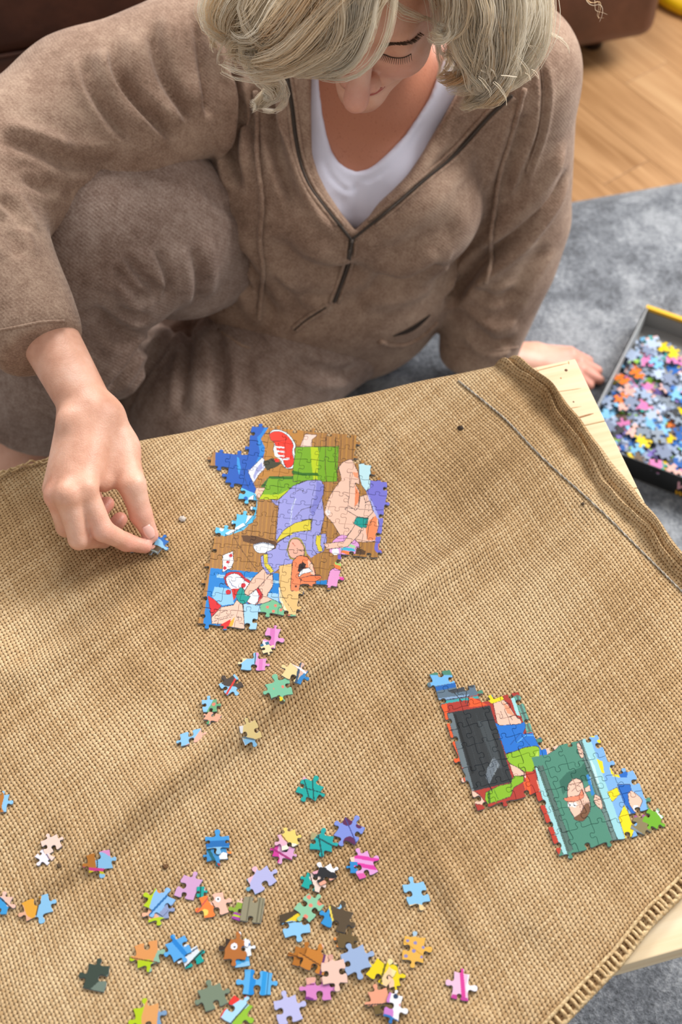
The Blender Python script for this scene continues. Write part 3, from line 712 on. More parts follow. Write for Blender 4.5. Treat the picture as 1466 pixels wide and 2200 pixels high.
# white shirt with a V neck
tee_ops = torso(.006)
SKV = [(690, 60), (687, 182), (692, 240), (702, 291), (712, 325), (727, 349), (745, 363), (767, 371), (790, 366), (807, 356), (838, 328), (873, 291), (900, 250), (924, 211), (953, 138), (975, 60), (1000, -80), (690, -80)]
tee_ops.append(Prism(edge_cone(SKV, CO, CN), CN, .16, .004))
tV, tF = grow(tee_ops, .0034)
tV = folds(tV, tF, [([(768, 385), (766, 430), (765, 490)], .006, -.0012), ([(700, 420), (740, 440), (760, 470)], .008, -.0012), ([(840, 400), (800, 430), (775, 470)], .008, -.0012), ([(690, 330), (712, 380), (748, 410), (768, 392)], .003, -.0012), ([(768, 392), (810, 378), (860, 335), (930, 240)], .003, -.0012)])
tee = link('shirt', mesh('shirt', tV, tF), person, TEE); tag(tee, 'white cotton V-neck shirt')
ttree = bvh(tV, tF)

# hooded jacket
OPEN = [(664, -60), (666, 60), (668, 150), (669, 230), (672, 330), (684, 372), (702, 412), (733, 462), (764, 502), (800, 466), (844, 418), (880, 377), (915, 326), (953, 262), (988, 196), (1010, 120), (1025, 30), (1030, -60)]
j = []
j += [Cone((.0, 1.39, .15), (.010, 1.385, .34), .152, .150, .02, flat=(0, 1, 0), sq=.86), Cone((.010, 1.385, .34), (.025, 1.40, .455), .152, .140, .03, flat=(0, 1, 0), sq=.80),
      Cone(SHL+Vector((.0, 0, -.015)), SHR+Vector((.0, 0, -.015)), .078, .078, .04), Ell((-.05, 1.31, .36), (.085, .078, .085), .05), Ell((.090, 1.312, .365), (.082, .074, .084), .05),
      Ell(P(640, 690, .22)+Vector((0, .045, -.01)), (.125, .065, .06), .05), Ell(P(780, 690, .20)+Vector((0, .06, 0)), (.11, .065, .06), .05), Ell(P(865, 680, .18)+Vector((0, .05, 0)), (.055, .045, .04), .03),
      Cone(P(545, 430, .40)+Vector((.0, .035, 0)), P(560, 600, .28)+Vector((0, .045, 0)), .055, .055, .04), Cone(P(560, 600, .28)+Vector((0, .045, 0)), P(550, 670, .22)+Vector((.02, .05, 0)), .055, .050, .03)]
# sleeves
j += [Cone(SHL, EBL, .078, .076, .022), Cone(EBL, P(1030, 745, .09), .074, .056, .012), Cone(P(1090, 560, .22), P(1045, 640, .16), .060, .056, .03),
      Cone(SHR, P(180, 235, .50), .084, .080, .03), Cone(P(180, 235, .50), EBR, .080, .074, .03), Cone(EBR, CUF, .070, .050, .02), Cone(P(60, 420, .50), P(-30, 470, .50), .045, .05, .03), Cone(P(270, 310, .485), P(60, 400, .485), .050, .048, .03), Cone(P(400, 250, .49), P(280, 310, .485), .05, .05, .03)]
# hood collar folded down round the neck
j += [Cone(P(560, 130, .50), P(600, 190, .485), .032, .028, .02), Cone(P(560, 130, .50), P(480, 40, .52), .032, .04, .02), Cone(P(480, 40, .52), P(620, -260, .56), .04, .05, .02), Cone(P(620, -260, .56), P(960, -280, .57), .05, .05, .02),
      Cone(P(960, -280, .57), P(1120, 20, .52), .05, .036, .02), Cone(P(1120, 20, .52), P(1075, 190, .49), .036, .028, .02)]
fa = (CUF-EBR).normalized(); fu = fa.cross(Vector((0, 0, 1))).normalized(); fw = fu.cross(fa)
j.append(Box(P(92, 755, .482)+fa*.10, (.10, .12, .10), [list(fa), list(fu), list(fw)], .002, .004, True))
ga = (P(1040, 745, .09)-EBL).normalized(); gu = ga.cross(Vector((1, 0, 0))).normalized(); gw = gu.cross(ga)
j.append(Box(P(1040, 772, .06)+ga*.10, (.10, .12, .10), [list(ga), list(gu), list(gw)], .002, .004, True))
j.append(Prism(edge_cone(OPEN, CO, CN), CN, .15, .004))
jV, jF = grow(j, .0036); jV = relax(jV, jF, 1, .5)
jt = bvh(jV, jF)
JF = [ # upper right sleeve (image left)
 ([(245, 75), (255, 160), (300, 225), (350, 275), (385, 300)], .008, -.007), ([(325, 40), (335, 110), (360, 180), (395, 235), (412, 262)], .008, -.007), ([(185, 110), (192, 175), (230, 245), (285, 310)], .008, -.006),
 ([(280, 60), (295, 140), (335, 215), (395, 280)], .012, .006), ([(215, 95), (225, 165), (270, 240), (330, 300)], .012, .006), ([(355, 20), (372, 90), (400, 170), (430, 240)], .012, .005),
 ([(-20, 296), (60, 315), (130, 345), (200, 352), (270, 340)], .011, -.0055), ([(0, 275), (80, 300), (160, 325)], .015, .005), ([(40, 385), (90, 405), (125, 392)], .008, -.003), ([(0, 415), (30, 450), (60, 500)], .010, -.006), ([(0, 450), (25, 500), (45, 560)], .01, -.005),
 ([(420, 20), (432, 110), (445, 200), (450, 260)], .008, -.007), ([(455, 60), (475, 160), (480, 260), (470, 330)], .011, .009), ([(505, 130), (503, 230), (498, 330), (515, 420)], .009, -.012), ([(532, 150), (530, 260), (535, 380)], .009, .009), ([(575, 160), (585, 260), (610, 370), (650, 470)], .009, -.010), ([(440, 330), (470, 420), (500, 500), (530, 560)], .012, .006), ([(480, 500), (500, 560), (540, 640)], .008, -.008), ([(520, 560), (550, 640), (560, 700)], .010, .005),
 ([(605, 200), (625, 330), (670, 440), (725, 510)], .009, .006), ([(575, 500), (640, 570), (720, 590), (800, 570)], .02, -.008), ([(480, 480), (520, 560), (560, 640), (600, 700)], .016, -.008), ([(600, 560), (660, 640), (720, 660)], .014, .006),
 # left front and sleeve
 ([(1160, 120), (1170, 200), (1160, 290), (1130, 370), (1105, 440)], .005, -.005), ([(1240, 330), (1190, 420), (1120, 500), (1040, 560), (985, 620), (950, 660)], .011, -.011), ([(1220, 300), (1170, 390), (1090, 470), (1020, 530)], .014, .008), ([(1200, 400), (1140, 490), (1080, 560), (1010, 630)], .014, .006),
 ([(1135, 230), (1100, 330), (1070, 420)], .010, -.006), ([(985, 300), (900, 400), (830, 470)], .006, -.004), ([(1040, 300), (960, 400), (880, 480), (800, 540)], .016, .004),
 ([(800, 540), (900, 520), (1000, 480)], .03, -.005), ([(780, 600), (880, 600), (960, 560)], .02, -.007), ([(760, 640), (860, 640), (940, 600)], .02, .005), ([(1180, 520), (1120, 600), (1075, 690)], .014, -.004), ([(1010, 700), (1060, 740), (1110, 730)], .012, -.006), ([(990, 650), (1060, 700), (1115, 690)], .012, .004),
 ([(1010, 610), (1060, 640), (1120, 630)], .010, -.004)]
jV = folds(jV, jF, JF, jt, .8, 1.5); jV += normals(jV, jF)*(fnoise(jV, 38, 3)*.0022)[:, None]
jV = relax(jV, jF, 1, .35)
jacket = link('hooded_jacket', mesh('hooded_jacket', jV, jF), person, HOOD); tag(jacket, 'brown knitted hooded jacket worn open at the neck')
jt = bvh(jV, jF)

# trousers
KB = P(210, 520, .40)
p = [Ell(P(380, 645, .29)+Vector((0, .03, 0)), (.065, .045, .045), .03), Ell(P(375, 715, .10)+Vector((0, .05, 0)), (.10, .06, .05), .02), Ell((.0, 1.44, .145), (.165, .14, .125), .03),
     Cone(HPR+Vector((0, .03, .03)), P(310, 480, .385), .090, .098, .03), Cone(P(310, 480, .385), KNR+Vector((.02, 0, -.02)), .100, .098, .03), Cone(KNR+Vector((.02, 0, -.03)), P(110, 790, .20), .100, .086, .02), Cone(P(110, 790, .20), ANR+Vector((.01, .0, .03)), .086, .074, .02),
     Ell(P(285, 640, .345), (.045, .035, .04), .025), Ell(P(210, 760, .27), (.055, .05, .07), .03),
     Cone(HPL, P(600, 810, .12)+Vector((0, .04, 0)), .092, .098, .006), Cone(P(600, 800, .12)+Vector((0, .04, 0)), KNL+Vector((0, .04, 0)), .105, .09, .01), Cone(KNL+Vector((0, .05, 0)), ANL, .080, .055, .01)]
ta = (ANR-P(110, 790, .20)).normalized(); tu = ta.cross(Vector((1, 0, 0))).normalized(); tw = tu.cross(ta)
p.append(Box(P(70, 900, .12)+ta*.10, (.10, .14, .14), [list(ta), list(tu), list(tw)], .003, .005, True))
pV, pF = grow(p, .0046); pV = relax(pV, pF, 1, .5); pV[:, 2] = np.maximum(pV[:, 2], .017); pt = bvh(pV, pF)
PF = [([(240, 560), (275, 610), (320, 650)], .006, -.006), ([(225, 620), (265, 665), (325, 690)], .007, -.007), ([(262, 540), (300, 590), (345, 632)], .006, -.006), ([(335, 530), (355, 585), (362, 650)], .006, -.006), ([(300, 530), (335, 580), (358, 630)], .007, .004), ([(250, 590), (290, 632), (335, 660)], .007, .005), ([(215, 590), (250, 645), (310, 672)], .008, .005), ([(405, 520), (425, 590), (425, 655)], .008, -.005), ([(380, 520), (398, 590), (395, 660)], .012, .004), ([(440, 500), (455, 580), (450, 640)], .010, .004),
      ([(200, 655), (240, 700), (290, 740)], .012, -.006), ([(410, 680), (400, 780), (388, 900)], .008, -.007), ([(460, 700), (478, 800), (465, 910)], .009, -.008), ([(435, 700), (440, 800), (425, 900)], .012, .005), ([(400, 690), (330, 780), (270, 890)], .006, -.005), ([(520, 760), (540, 830), (530, 890)], .012, -.004), ([(620, 770), (700, 800), (770, 800)], .010, -.006), ([(330, 700), (280, 790), (230, 850)], .008, -.008), ([(360, 690), (310, 790), (260, 860)], .010, .006), ([(560, 470), (480, 440), (420, 380)], .01, -.003)]
pV = folds(pV, pF, PF, pt, .9, 1.25); pV += normals(pV, pF)*(fnoise(pV, 34, 5)*.002)[:, None]; pV = relax(pV, pF, 1, .35)
tag(link('trousers', mesh('trousers', pV, pF), person, PANT), 'brown knitted lounge trousers')
pt = bvh(pV, pF)

# zipper: tape, teeth, slider
def on(tree, pts, off, n=4, alt=None):
    out = []
    for x, y in smooth_poly(pts, n):
        h, nn = hit(tree, x, y)
        if h is None and alt: h, nn = hit(alt, x, y)
        if h is not None: out.append(h-rayd(x, y)*off)
    if len(out) > 4:
        A = np.array([np3(v) for v in out]); 
        for _ in range(3): A[1:-1] = (A[:-2]+2*A[1:-1]+A[2:])/4
        out = [Vector(v) for v in A]
    return out
ZL = [(612, 118), (618, 170), (628, 230), (634, 290), (645, 350), (665, 400), (694, 440), (730, 484), (754, 514)]; ZR = [(1100, 206), (1055, 246), (1010, 296), (967, 342), (905, 392), (844, 444), (800, 480), (758, 514)]; ZC = [(755, 516), (753, 545), (744, 580), (732, 615), (718, 650)]
ZBLK = plain('zip_metal', '#5a524c', .45, Metallic=.6); TAPE = plain('zip_tape', '#57483d', .9)
def rows(L, step, w, hgt, m):
    S = [0]
    for a, b in zip(L, L[1:]): S.append(S[-1]+(b-a).length)
    s = 0; i = 0
    while s < S[-1]:
        while S[i+1] < s: i += 1
        a = L[i].lerp(L[i+1], (s-S[i])/(S[i+1]-S[i]+1e-9)); t = (L[i+1]-L[i]).normalized(); v = (Vector((0, 0, CAMZ))-a).normalized(); r = t.cross(v).normalized(); v = r.cross(t)
        M = Matrix((( *r, ), ( *t, ), ( *v, ))).transposed().to_4x4(); M.translation = a; m.box((0, 0, 0), (w, step*.55, hgt), M); s += step
zipper = None
zt = MB(); zb = MB(); zp = MB()
for L0, w_ in ((ZL, .0034), (ZR, .0034), (ZC, .0042)):
    L = on(jt, L0, .0012, 6); zt.tube(L, .0019, 6, flat=.5); L2 = on(jt, L0, .003, 6); rows(L2, .0022, w_, .0016, zb)
zo = zt.build('zipper', TAPE, person); tag(zo, 'dark front zipper'); tag(zb.build('teeth', ZBLK, zo), kind='stuff')
for L0, dx in ((ZL, -7), (ZL, 9), (ZR, 7), (ZR, -9)):      # welts each side of the zip
    L = on(jt, [(x+dx, y+(-5 if (L0 is ZR and dx < 0) else 4 if L0 is ZR else 0)) for x, y in L0[:-1]], .0006, 5); s_ = MB(); s_.tube(L, .0024, 7); s_.build('welt', HOOD, person)
for L0, dx in ((ZC, -9), (ZC, 9)):
    L = on(jt, [(x+dx, y) for x, y in L0], .0004, 5); s_ = MB(); s_.tube(L, .0026, 7); s_.build('welt', HOOD, person)
sl = on(jt, [(757, 514), (754, 528), (752, 540)], .0045, 3); s_ = MB(); s_.tube(sl, [.0035, .0048, .0032]+[.0032]*(len(sl)-3) if len(sl) > 3 else .004, 10, flat=.6); slo = s_.build('slider', ZBLK, zo)
s_ = MB(); L = on(jt, [(752, 536), (750, 548), (748, 556)], .007, 3); s_.tube(L, .0016, 8); s_.build('pull', ZBLK, slo)
for L0, lab in (([(549, 195), (552, 260), (552, 330), (560, 400), (563, 450), (558, 520), (566, 580), (562, 630), (556, 688)], 'cord hanging on the image-left side'), ([(1128, 190), (1112, 250), (1095, 310), (1076, 370), (1066, 430), (1058, 480), (1054, 520), (1056, 560), (1043, 610)], 'cord hanging on the image-right side')):
    L = on(jt, L0, .0065, 8, pt); s_ = MB(); s_.tube(L, [.0030*(1+.14*math.sin(i*1.4)) for i in range(len(L))], 9); s_.build('drawstring', HOOD, person)
for L0, r in (([(628, 706), (655, 683), (698, 656)], .0024), ([(636, 712), (662, 690), (702, 664)], .0024), ([(815, 733), (850, 742), (885, 735), (915, 715), (940, 690)], .0042)):
    s_ = MB(); s_.tube(on(jt, L0, .001, 6, pt), r, 8); s_.build('pocket_welt', HOOD, person)
DK = plain('pocket_shade', '#2a201a', .95)  # near-black colour paints the shade in the pocket openings, laid on as tubes
s_ = MB(); s_.tube(on(jt, [(632, 708), (658, 687), (700, 660)], .0005, 6, pt), .0016, 6); s_.build('pocket_slit_shade', DK, person)
L = on(jt, [(845, 722), (885, 705), (925, 676)], .0008, 6, pt); s_ = MB(); s_.tube(L, [.001+.0045*math.sin(math.pi*i/(len(L)-1)) for i in range(len(L))], 8, flat=.5); s_.build('pocket_slit_shade', DK, person)
for L0 in ([(1160, 130), (1168, 200), (1158, 290), (1130, 372)],):
    s_ = MB(); s_.tube(on(jt, L0, .0004, 6), .0014, 6); s_.build('seam', HOOD, person)

for L0 in ([(-10, 712), (40, 702), (90, 692), (138, 690)], [(960, 742), (1010, 752), (1070, 752), (1114, 745)]):     # cuff seams
    s_ = MB(); s_.tube(on(jt, L0, .0002, 6), .0016, 6); s_.build('seam', HOOD, person)
for L0 in ([(470, 708), (520, 742), (580, 762), (640, 776), (700, 790), (760, 794)],):     # hem of the jacket
    s_ = MB(); s_.tube(on(jt, L0, .0002, 6, pt), .0022, 7); s_.build('hem', HOOD, person)
# face details
LIP = N('lip'); LIP.color('#b05a54'); LIP.set(Roughness=.4); LIP = LIP.m
def onhead(pts, off, n=4):
    out = []
    for a in smooth_poly(pts, n):
        o = hd(a[0], a[1], .2); h = btree.ray_cast(o, -fwd)
        if h[0] is not None: out.append(h[0]+h[1]*off)
    return out
for pts, r in (([(-.025, -.0625), (-.010, -.0615), (0, -.0625), (.010, -.0615), (.025, -.0625)], .0030), ([(-.025, -.0635), (-.009, -.0715), (.009, -.0715), (.025, -.0635)], .0034)):
    L = onhead(pts, -.0008); s_ = MB(); s_.tube(L, [r*(.35+.65*math.sin(math.pi*i/(len(L)-1))) for i in range(len(L))], 8); s_.build('lip', LIP, person)
LASH = plain('lash', '#4a3527', .7); BROW = plain('brow_hair', '#5e4634', .8)
for sg in (1, -1):
    m = MB(); L = onhead([(sg*.018, -.0085), (sg*.026, -.0125), (sg*.036, -.0130), (sg*.045, -.0095)], .0002, 5); m.tube(L, .0007, 5)
    for i, q_ in enumerate(L): m.tube([q_, q_+fwd*.004-up*.003+lf*sg*(i/len(L)-.4)*.003, q_+fwd*.006-up*.003+lf*sg*(i/len(L)-.4)*.005], [.00035, .00025, .0001], 4)
    tag(m.build('eyelashes', LASH, person), kind='stuff')
    m = MB(); r2 = np.random.default_rng(5)
    for i in range(240):
        t = r2.random(); x = sg*(.014+.036*t); y = .008+.005*math.sin(t*2.6)+r2.normal()*.0015; h = btree.ray_cast(hd(x, y, .2), -fwd)
        if h[0] is None: continue
        e = h[0]+lf*sg*.005*(1-.2*t)+up*.0015*(1-2*t)+h[1]*.0008; m.tube([h[0], e], [.00028, .0001], 3)
    tag(m.build('eyebrow', BROW, person), kind='stuff')
NAIL = N('nail'); NAIL.color('#ecb9ac'); NAIL.set(Roughness=.22); NAIL = NAIL.m
def nail(x0, y0, x1, y1, r, tree=btree):
    a, na = hit(tree, x0, y0); b, nb__ = hit(tree, x1, y1)
    if a is None or b is None: return
    m = MB(); n_ = 8; L = [a.lerp(b, i/n_)+(na.lerp(nb__, i/n_))*(-.0016) for i in range(n_+1)]
    m.tube(L, [r*(.55+.45*math.sin(math.pi*min(1, (i+2)/(n_+1)*.8))) for i in range(n_+1)], 14, flat=.55); m.build('fingernail', NAIL, person)
nail(314, 1130, 328, 1156, .0058)

# hair: wavy locks, each a bundle of fine strands hanging from the parting
def mat_hair():
    m = N('blonde_hair'); oi = m.n('ShaderNodeAttribute', attribute_name='tint'); s_ = m.n('ShaderNodeSeparateColor'); m.l(oi.outputs['Color'], s_.inputs[0])
    m.color(m.ramp(s_.outputs[0], [(.0, '#e8c08c'), (.25, '#ffe6c2'), (.5, '#fff2dc'), (1, '#fffbf2')])); m.set(Roughness=.5)
    tr = m.n('ShaderNodeBsdfTranslucent'); m.l(m.b.inputs['Base Color'].links[0].from_socket, tr.inputs['Color']); ms = m.n('ShaderNodeMixShader'); ms.inputs[0].default_value = .6
    out = m.t.nodes['Material Output']; m.l(m.b.outputs[0], ms.inputs[1]); m.l(tr.outputs[0], ms.inputs[2]); m.l(ms.outputs[0], out.inputs['Surface'])
    m.b.inputs['Specular IOR Level'].default_value = .2; return m.m
HAIR = mat_hair()
def bez(L, t):
    L = [np.array(q, float) for q in L]; n = len(L)-1; x = min(t*n, n-1e-6); i = int(x); u = x-i
    a, b, c, d = L[max(i-1, 0)], L[i], L[i+1], L[min(i+2, n)]
    return .5*((2*b)+(c-a)*u+(2*a-5*b+4*c-d)*u*u+(3*b-a-3*c+d)*u**3)
hr = np.random.default_rng(21); hv = []; hf = []; ht = []
def lock(px, n, rad, curl=.015, w0=.00030, tone=.6, tip=.35, NS=22):
    """px: (x, y, z) way points of the lock's middle; rad: lock radius"""
    C_ = np.array([np3(P(*bez(px, i/(NS-1))[:2], bez(px, i/(NS-1))[2])) for i in range(NS)]); L = len(C_)
    T = np.gradient(C_, axis=0); T /= np.linalg.norm(T, axis=1, keepdims=True)
    vw = np.array([0, -.6, .8]); A = np.cross(T, vw); A /= np.linalg.norm(A, axis=1, keepdims=True); Bn = np.cross(T, A)
    cs_ = [(hr.normal()*.55, hr.normal()*.4, hr.uniform(0, 6.28), hr.normal()*.13, hr.uniform(1.2, 2.4)) for _ in range(max(3, n//14))]
    for k_ in range(int(n*1.55)):
        c_ = cs_[k_ % len(cs_)]; u = c_[0]+hr.normal()*.15; v = c_[1]+hr.normal()*.12; ph = c_[2]+hr.normal()*.35; tn = np.clip(tone+.12+c_[3]*.8+hr.normal()*.08, 0, 1); Lk = L-int(hr.integers(0, 4)); fr = c_[4]
        s_ = np.arange(L)/(L-1); env = rad*(.55+.75*np.sin(np.pi*np.clip(s_*.95+.1, 0, 1)))*(1-(1-tip)*s_**3)
        off = A*((u*env+curl*np.sin(fr*6.28*s_+ph)*s_*.4)[:, None])+Bn*((v*env+curl*np.cos(fr*6.28*s_+ph)*s_*.35)[:, None])
        q_ = (C_+off)[:Lk]; w_ = w0*hr.uniform(.7, 1.35)*(1-.75*s_[:Lk]**4); o_ = len(hv)*0
        base = sum(len(x) for x in hv) if False else lock.n
        a3 = A[:Lk]*w_[:, None]; b3 = Bn[:Lk]*w_[:, None]
        hv.append(np.stack([q_+a3, q_-a3*.5+b3*.87, q_-a3*.5-b3*.87], 1).reshape(-1, 3)); ht.append(np.full(Lk*3, tn)-(.12*np.repeat(1-s_[:Lk], 3)))
        i_ = np.arange(Lk-1)*3+base
        for c0, c1 in ((0, 1), (1, 2), (2, 0)): hf.append(np.stack([i_+c0, i_+c1, i_+3+c1, i_+3+c0], 1))
        lock.n += Lk*3
lock.n = 0
def Lk(pts, n, r, **kw): lock(pts, n, r, **kw)
# image-left mass (her right side)
Lk([(820, -160, .84), (700, -120, .83), (610, -20, .80), (560, 60, .76), (520, 90, .72), (500, 100, .70)], 420, .027)
Lk([(820, -160, .84), (760, -100, .84), (680, -10, .81), (610, 70, .78), (575, 110, .74), (600, 130, .71)], 420, .024, tone=.55)
Lk([(830, -150, .84), (800, -90, .84), (735, -20, .82), (725, 60, .79), (695, 115, .76), (630, 135, .74), (580, 110, .73)], 460, .017, tone=.72)
Lk([(840, -150, .84), (805, -80, .84), (785, -10, .82), (768, 60, .79), (735, 118, .76), (680, 142, .74), (640, 130, .73)], 420, .012, tone=.85)
Lk([(835, -150, .84), (795, -70, .84), (765, 10, .81), (755, 70, .78), (720, 110, .755), (670, 105, .75), (635, 80, .75)], 260, .012, tone=.85)
Lk([(790, -150, .84), (640, -100, .82), (530, -40, .78), (480, 20, .74), (490, 60, .71), (515, 85, .69)], 420, .027, tone=.62)
Lk([(740, -120, .83), (640, -40, .81), (580, 20, .78), (600, 60, .77), (660, 50, .77), (700, 10, .78)], 260, .016, tone=.68)
Lk([(700, -120, .83), (600, -60, .80), (520, 0, .76), (540, 50, .74), (600, 70, .74), (650, 40, .75)], 220, .016, tone=.5)
Lk([(560, 60, .76), (540, 110, .73), (560, 150, .70), (590, 180, .67), (592, 205, .65), (560, 225, .63), (540, 228, .63)], 170, .0095, tone=.8, tip=.5)
Lk([(540, 60, .74), (535, 95, .72), (520, 120, .70), (503, 135, .69)], 34, .004, tone=.6, tip=.2)
Lk([(560, 80, .74), (556, 105, .72), (548, 130, .70), (540, 142, .69)], 30, .004, tone=.5, tip=.2)
Lk([(510, 20, .74), (480, 30, .72), (460, 35, .71), (448, 22, .70)], 60, .010, tone=.6, tip=.5)
Lk([(520, 60, .73), (490, 65, .71), (470, 75, .70), (455, 100, .68)], 50, .010, tone=.6, tip=.4)
# image-right mass (her left side)
Lk([(860, -170, .84), (960, -120, .82), (1000, -20, .78), (1010, 60, .74), (1020, 120, .70), (1000, 170, .67), (960, 180, .66)], 380, .020, tone=.72)
Lk([(870, -170, .84), (1010, -120, .82), (1060, -20, .78), (1065, 60, .74), (1058, 130, .70), (1035, 180, .66), (1000, 205, .64)], 520, .024, tone=.85)
Lk([(880, -170, .84), (1060, -120, .81), (1105, -20, .76), (1112, 60, .72), (1095, 120, .68), (1060, 175, .65), (1030, 200, .63)], 480, .022, tone=.82)
Lk([(880, -170, .84), (1040, -140, .80), (1100, -60, .76), (1130, 0, .72), (1125, 60, .68), (1100, 100, .66)], 380, .022, tone=.72)
Lk([(860, -160, .84), (950, -90, .82), (985, -10, .79), (978, 40, .77), (965, 70, .76), (945, 80, .76), (935, 70, .76)], 150, .009, tone=.62, tip=.7)
Lk([(1030, 20, .76), (1030, 80, .73), (1020, 140, .70), (1000, 168, .68), (965, 172, .67), (945, 160, .67)], 110, .008, tone=.35)
Lk([(1060, 40, .76), (1075, 110, .72), (1075, 170, .68), (1050, 208, .65), (1010, 222, .64), (992, 218, .64)], 150, .009, tone=.55)
Lk([(1000, -60, .80), (1005, 30, .76), (1015, 110, .72), (1030, 165, .69), (1030, 190, .67)], 150, .010, tone=.8)
Lk([(1100, -60, .76), (1140, -10, .72), (1155, 40, .69), (1140, 80, .67)], 130, .014, tone=.55, tip=.7)
Lk([(1080, -40, .77), (1105, 40, .73), (1112, 100, .69), (1100, 150, .66), (1080, 185, .65)], 200, .012, tone=.9)
Lk([(1240, -20, .66), (1262, -4, .65), (1284, 12, .64), (1300, 44, .63)], 3, .002, tone=.4, tip=.6)
for k_ in range(46):     # fly-aways
    x0, y0 = (hr.uniform(470, 640), hr.uniform(20, 120)) if k_ % 2 else (hr.uniform(1000, 1180), hr.uniform(20, 180)); z0 = .72
    dx, dy = ((-1 if k_ % 2 else 1)*hr.uniform(10, 45), hr.uniform(0, 60)); lock([(x0, y0, z0), (x0+dx*.4, y0+dy*.2, z0-.01), (x0+dx*.9, y0+dy*.6, z0-.02), (x0+dx, y0+dy, z0-.03)], 3, .0015, curl=.0008, w0=.00022, tone=.7)
# crown: locks that run from the parting over the skull, mostly beyond the top of the frame
def lock3(pts, n, rad, **kw):
    q = [Vector(p_) for p_ in pts]; px_ = pixv([np3(v) for v in q]); lock([(px_[i][0], px_[i][1], q[i].z) for i in range(len(q))], n, rad, **kw)
for sg in (1, -1):
    for zi in range(9):
        z0 = .065-.024*zi; zz = z0
        rr = [(.006, .140), (.045, .132), (.080, .098), (.094, .045), (.096, -.005), (.090, -.050), (.088, -.085), (.080, -.11)]
        pts = []
        for i, (x, y) in enumerate(rr):
            sh = math.sqrt(max(.05, 1-((zz+.03)/.125)**2)); back = -.012*i if zi > 3 else 0
            pts.append(hd(sg*x*(.55+.45*sh), -.03+(y+.03)*(.35+.65*sh) if y > 0 else y, zz+back*.6))
        if zi < 2: pts = pts[:4]
        lock3(pts, 120, .017, tone=.72, curl=.006)
for k_ in range(9):
    a = (k_-4)/4*.075; lock3([hd(a*.2, .138, -.04), hd(a*.6, .128, -.085), hd(a*.9, .085, -.122), hd(a, .03, -.132), hd(a, -.03, -.128), hd(a, -.08, -.115), hd(a*.95, -.115, -.10)], 110, .017, tone=.68, curl=.007)
HV = np.concatenate(hv); HF = np.concatenate(hf); hme = mesh('hair', HV, HF)
ta_ = hme.color_attributes.new('tint', 'FLOAT_COLOR', 'POINT'); tt_ = np.clip(np.concatenate(ht), 0, 1); ta_.data.foreach_set('color', np.stack([tt_, tt_, tt_, np.ones_like(tt_)], 1).astype(np.float32).ravel())
hair = link('hair', hme, person, HAIR); tag(hair, 'wavy blonde hair', kind='stuff')
# close-fitting under-layer of hair over the skull
so = [hell((0, .045, -.032), (.080, .094, .098), .02), hell((.066, .0, -.02), (.030, .07, .055), .03), hell((-.066, .0, -.02), (.030, .07, .055), .03), hell((0, -.03, .07), (.062, .085, .075), .01, True)]
sV, sF = grow(so, .004); cme = mesh('scalp_hair', sV, sF); ta_ = cme.color_attributes.new('tint', 'FLOAT_COLOR', 'POINT'); ta_.data.foreach_set('color', np.tile(np.array([.8, .8, .8, 1], np.float32), len(sV))); link('scalp_hair', cme, hair, HAIR)

# ------------------------------------------------------------------ printed picture on the joined pieces (flat print), painted as areas
class Art:
    def __init__(s, x0, y0, x1, y1, k=2):
        s.x0, s.y0, s.k = x0, y0, k; s.w = int((x1-x0)*k); s.h = int((y1-y0)*k); s.a = np.zeros((s.h, s.w, 3), np.float32)
        yy, xx = np.mgrid[0:s.h, 0:s.w]; s.X = np.stack([(xx+.5)/k+x0, (yy+.5)/k+y0], -1).astype(np.float32)
    def frame(s, ox, oy, sc): s.f = (ox, oy, sc); return s
    def t(s, pts): ox, oy, sc = s.f; return np.array([(ox+x/sc, oy+y/sc) for x, y in pts])
    def win(s, p, pad=0):
        lo = p.min(0)-pad; hi = p.max(0)+pad; i0 = max(int((lo[0]-s.x0)*s.k), 0); i1 = min(int((hi[0]-s.x0)*s.k)+2, s.w); j0 = max(int((lo[1]-s.y0)*s.k), 0); j1 = min(int((hi[1]-s.y0)*s.k)+2, s.h)
        return slice(j0, j1), slice(i0, i1)
    def poly(s, col, pts, ink=0, sm=False):
        if sm: pts = smooth_poly(list(pts)+[pts[0]], 4)
        p = s.t(pts); w = s.win(p); X = s.X[w].reshape(-1, 2)
        if not len(X): return
        m = inpoly(X, p).reshape(s.X[w].shape[:2]); s.a[w][m] = lin(col)
        if ink: s.line('#3b3038', list(pts)+[pts[0]], ink)
    def line(s, col, pts, wd=.7, sm=False):
        if sm: pts = smooth_poly(pts, 4)
        p = s.t(pts); w = s.win(p, 3); X = s.X[w].reshape(-1, 2)
        if not len(X): return
        d, _ = seg2(X, p); m = (d < wd).reshape(s.X[w].shape[:2]); s.a[w][m] = lin(col)
    def dot(s, col, c, r): s.poly(col, [(c[0]+r*math.cos(a), c[1]+r*math.sin(a)) for a in np.linspace(0, 6.28, 14)[:-1]])
    def sample(s, q):
        i = np.clip(((q[:, 0]-s.x0)*s.k).astype(int), 0, s.w-1); j = np.clip(((q[:, 1]-s.y0)*s.k).astype(int), 0, s.h-1); return s.a[j, i]
BR, BR2, BR3, INK = '#a57540', '#8a5c30', '#b9853f', '#3a2c2c'
SK, SK2, SKO = '#f0c4ae', '#e8b09a', '#ee8a58'
LAV, LAV2, YEL_, GRN, GRN2, TEAL = '#9c9cdc', '#7f80cc', '#dccb3c', '#74a818', '#b8cc10', '#0f9a90'
A1 = Art(425, 895, 850, 1400); a = A1.frame(0, 0, 1); A1.a[:] = lin(BR)
for x in range(430, 860, 9):
    a.line([BR2, BR3, '#96683a'][x % 3], [(x+30, 900), (x+22, 1060), (x+8, 1230), (x-4, 1400)], .8 if x % 2 else 1.6)
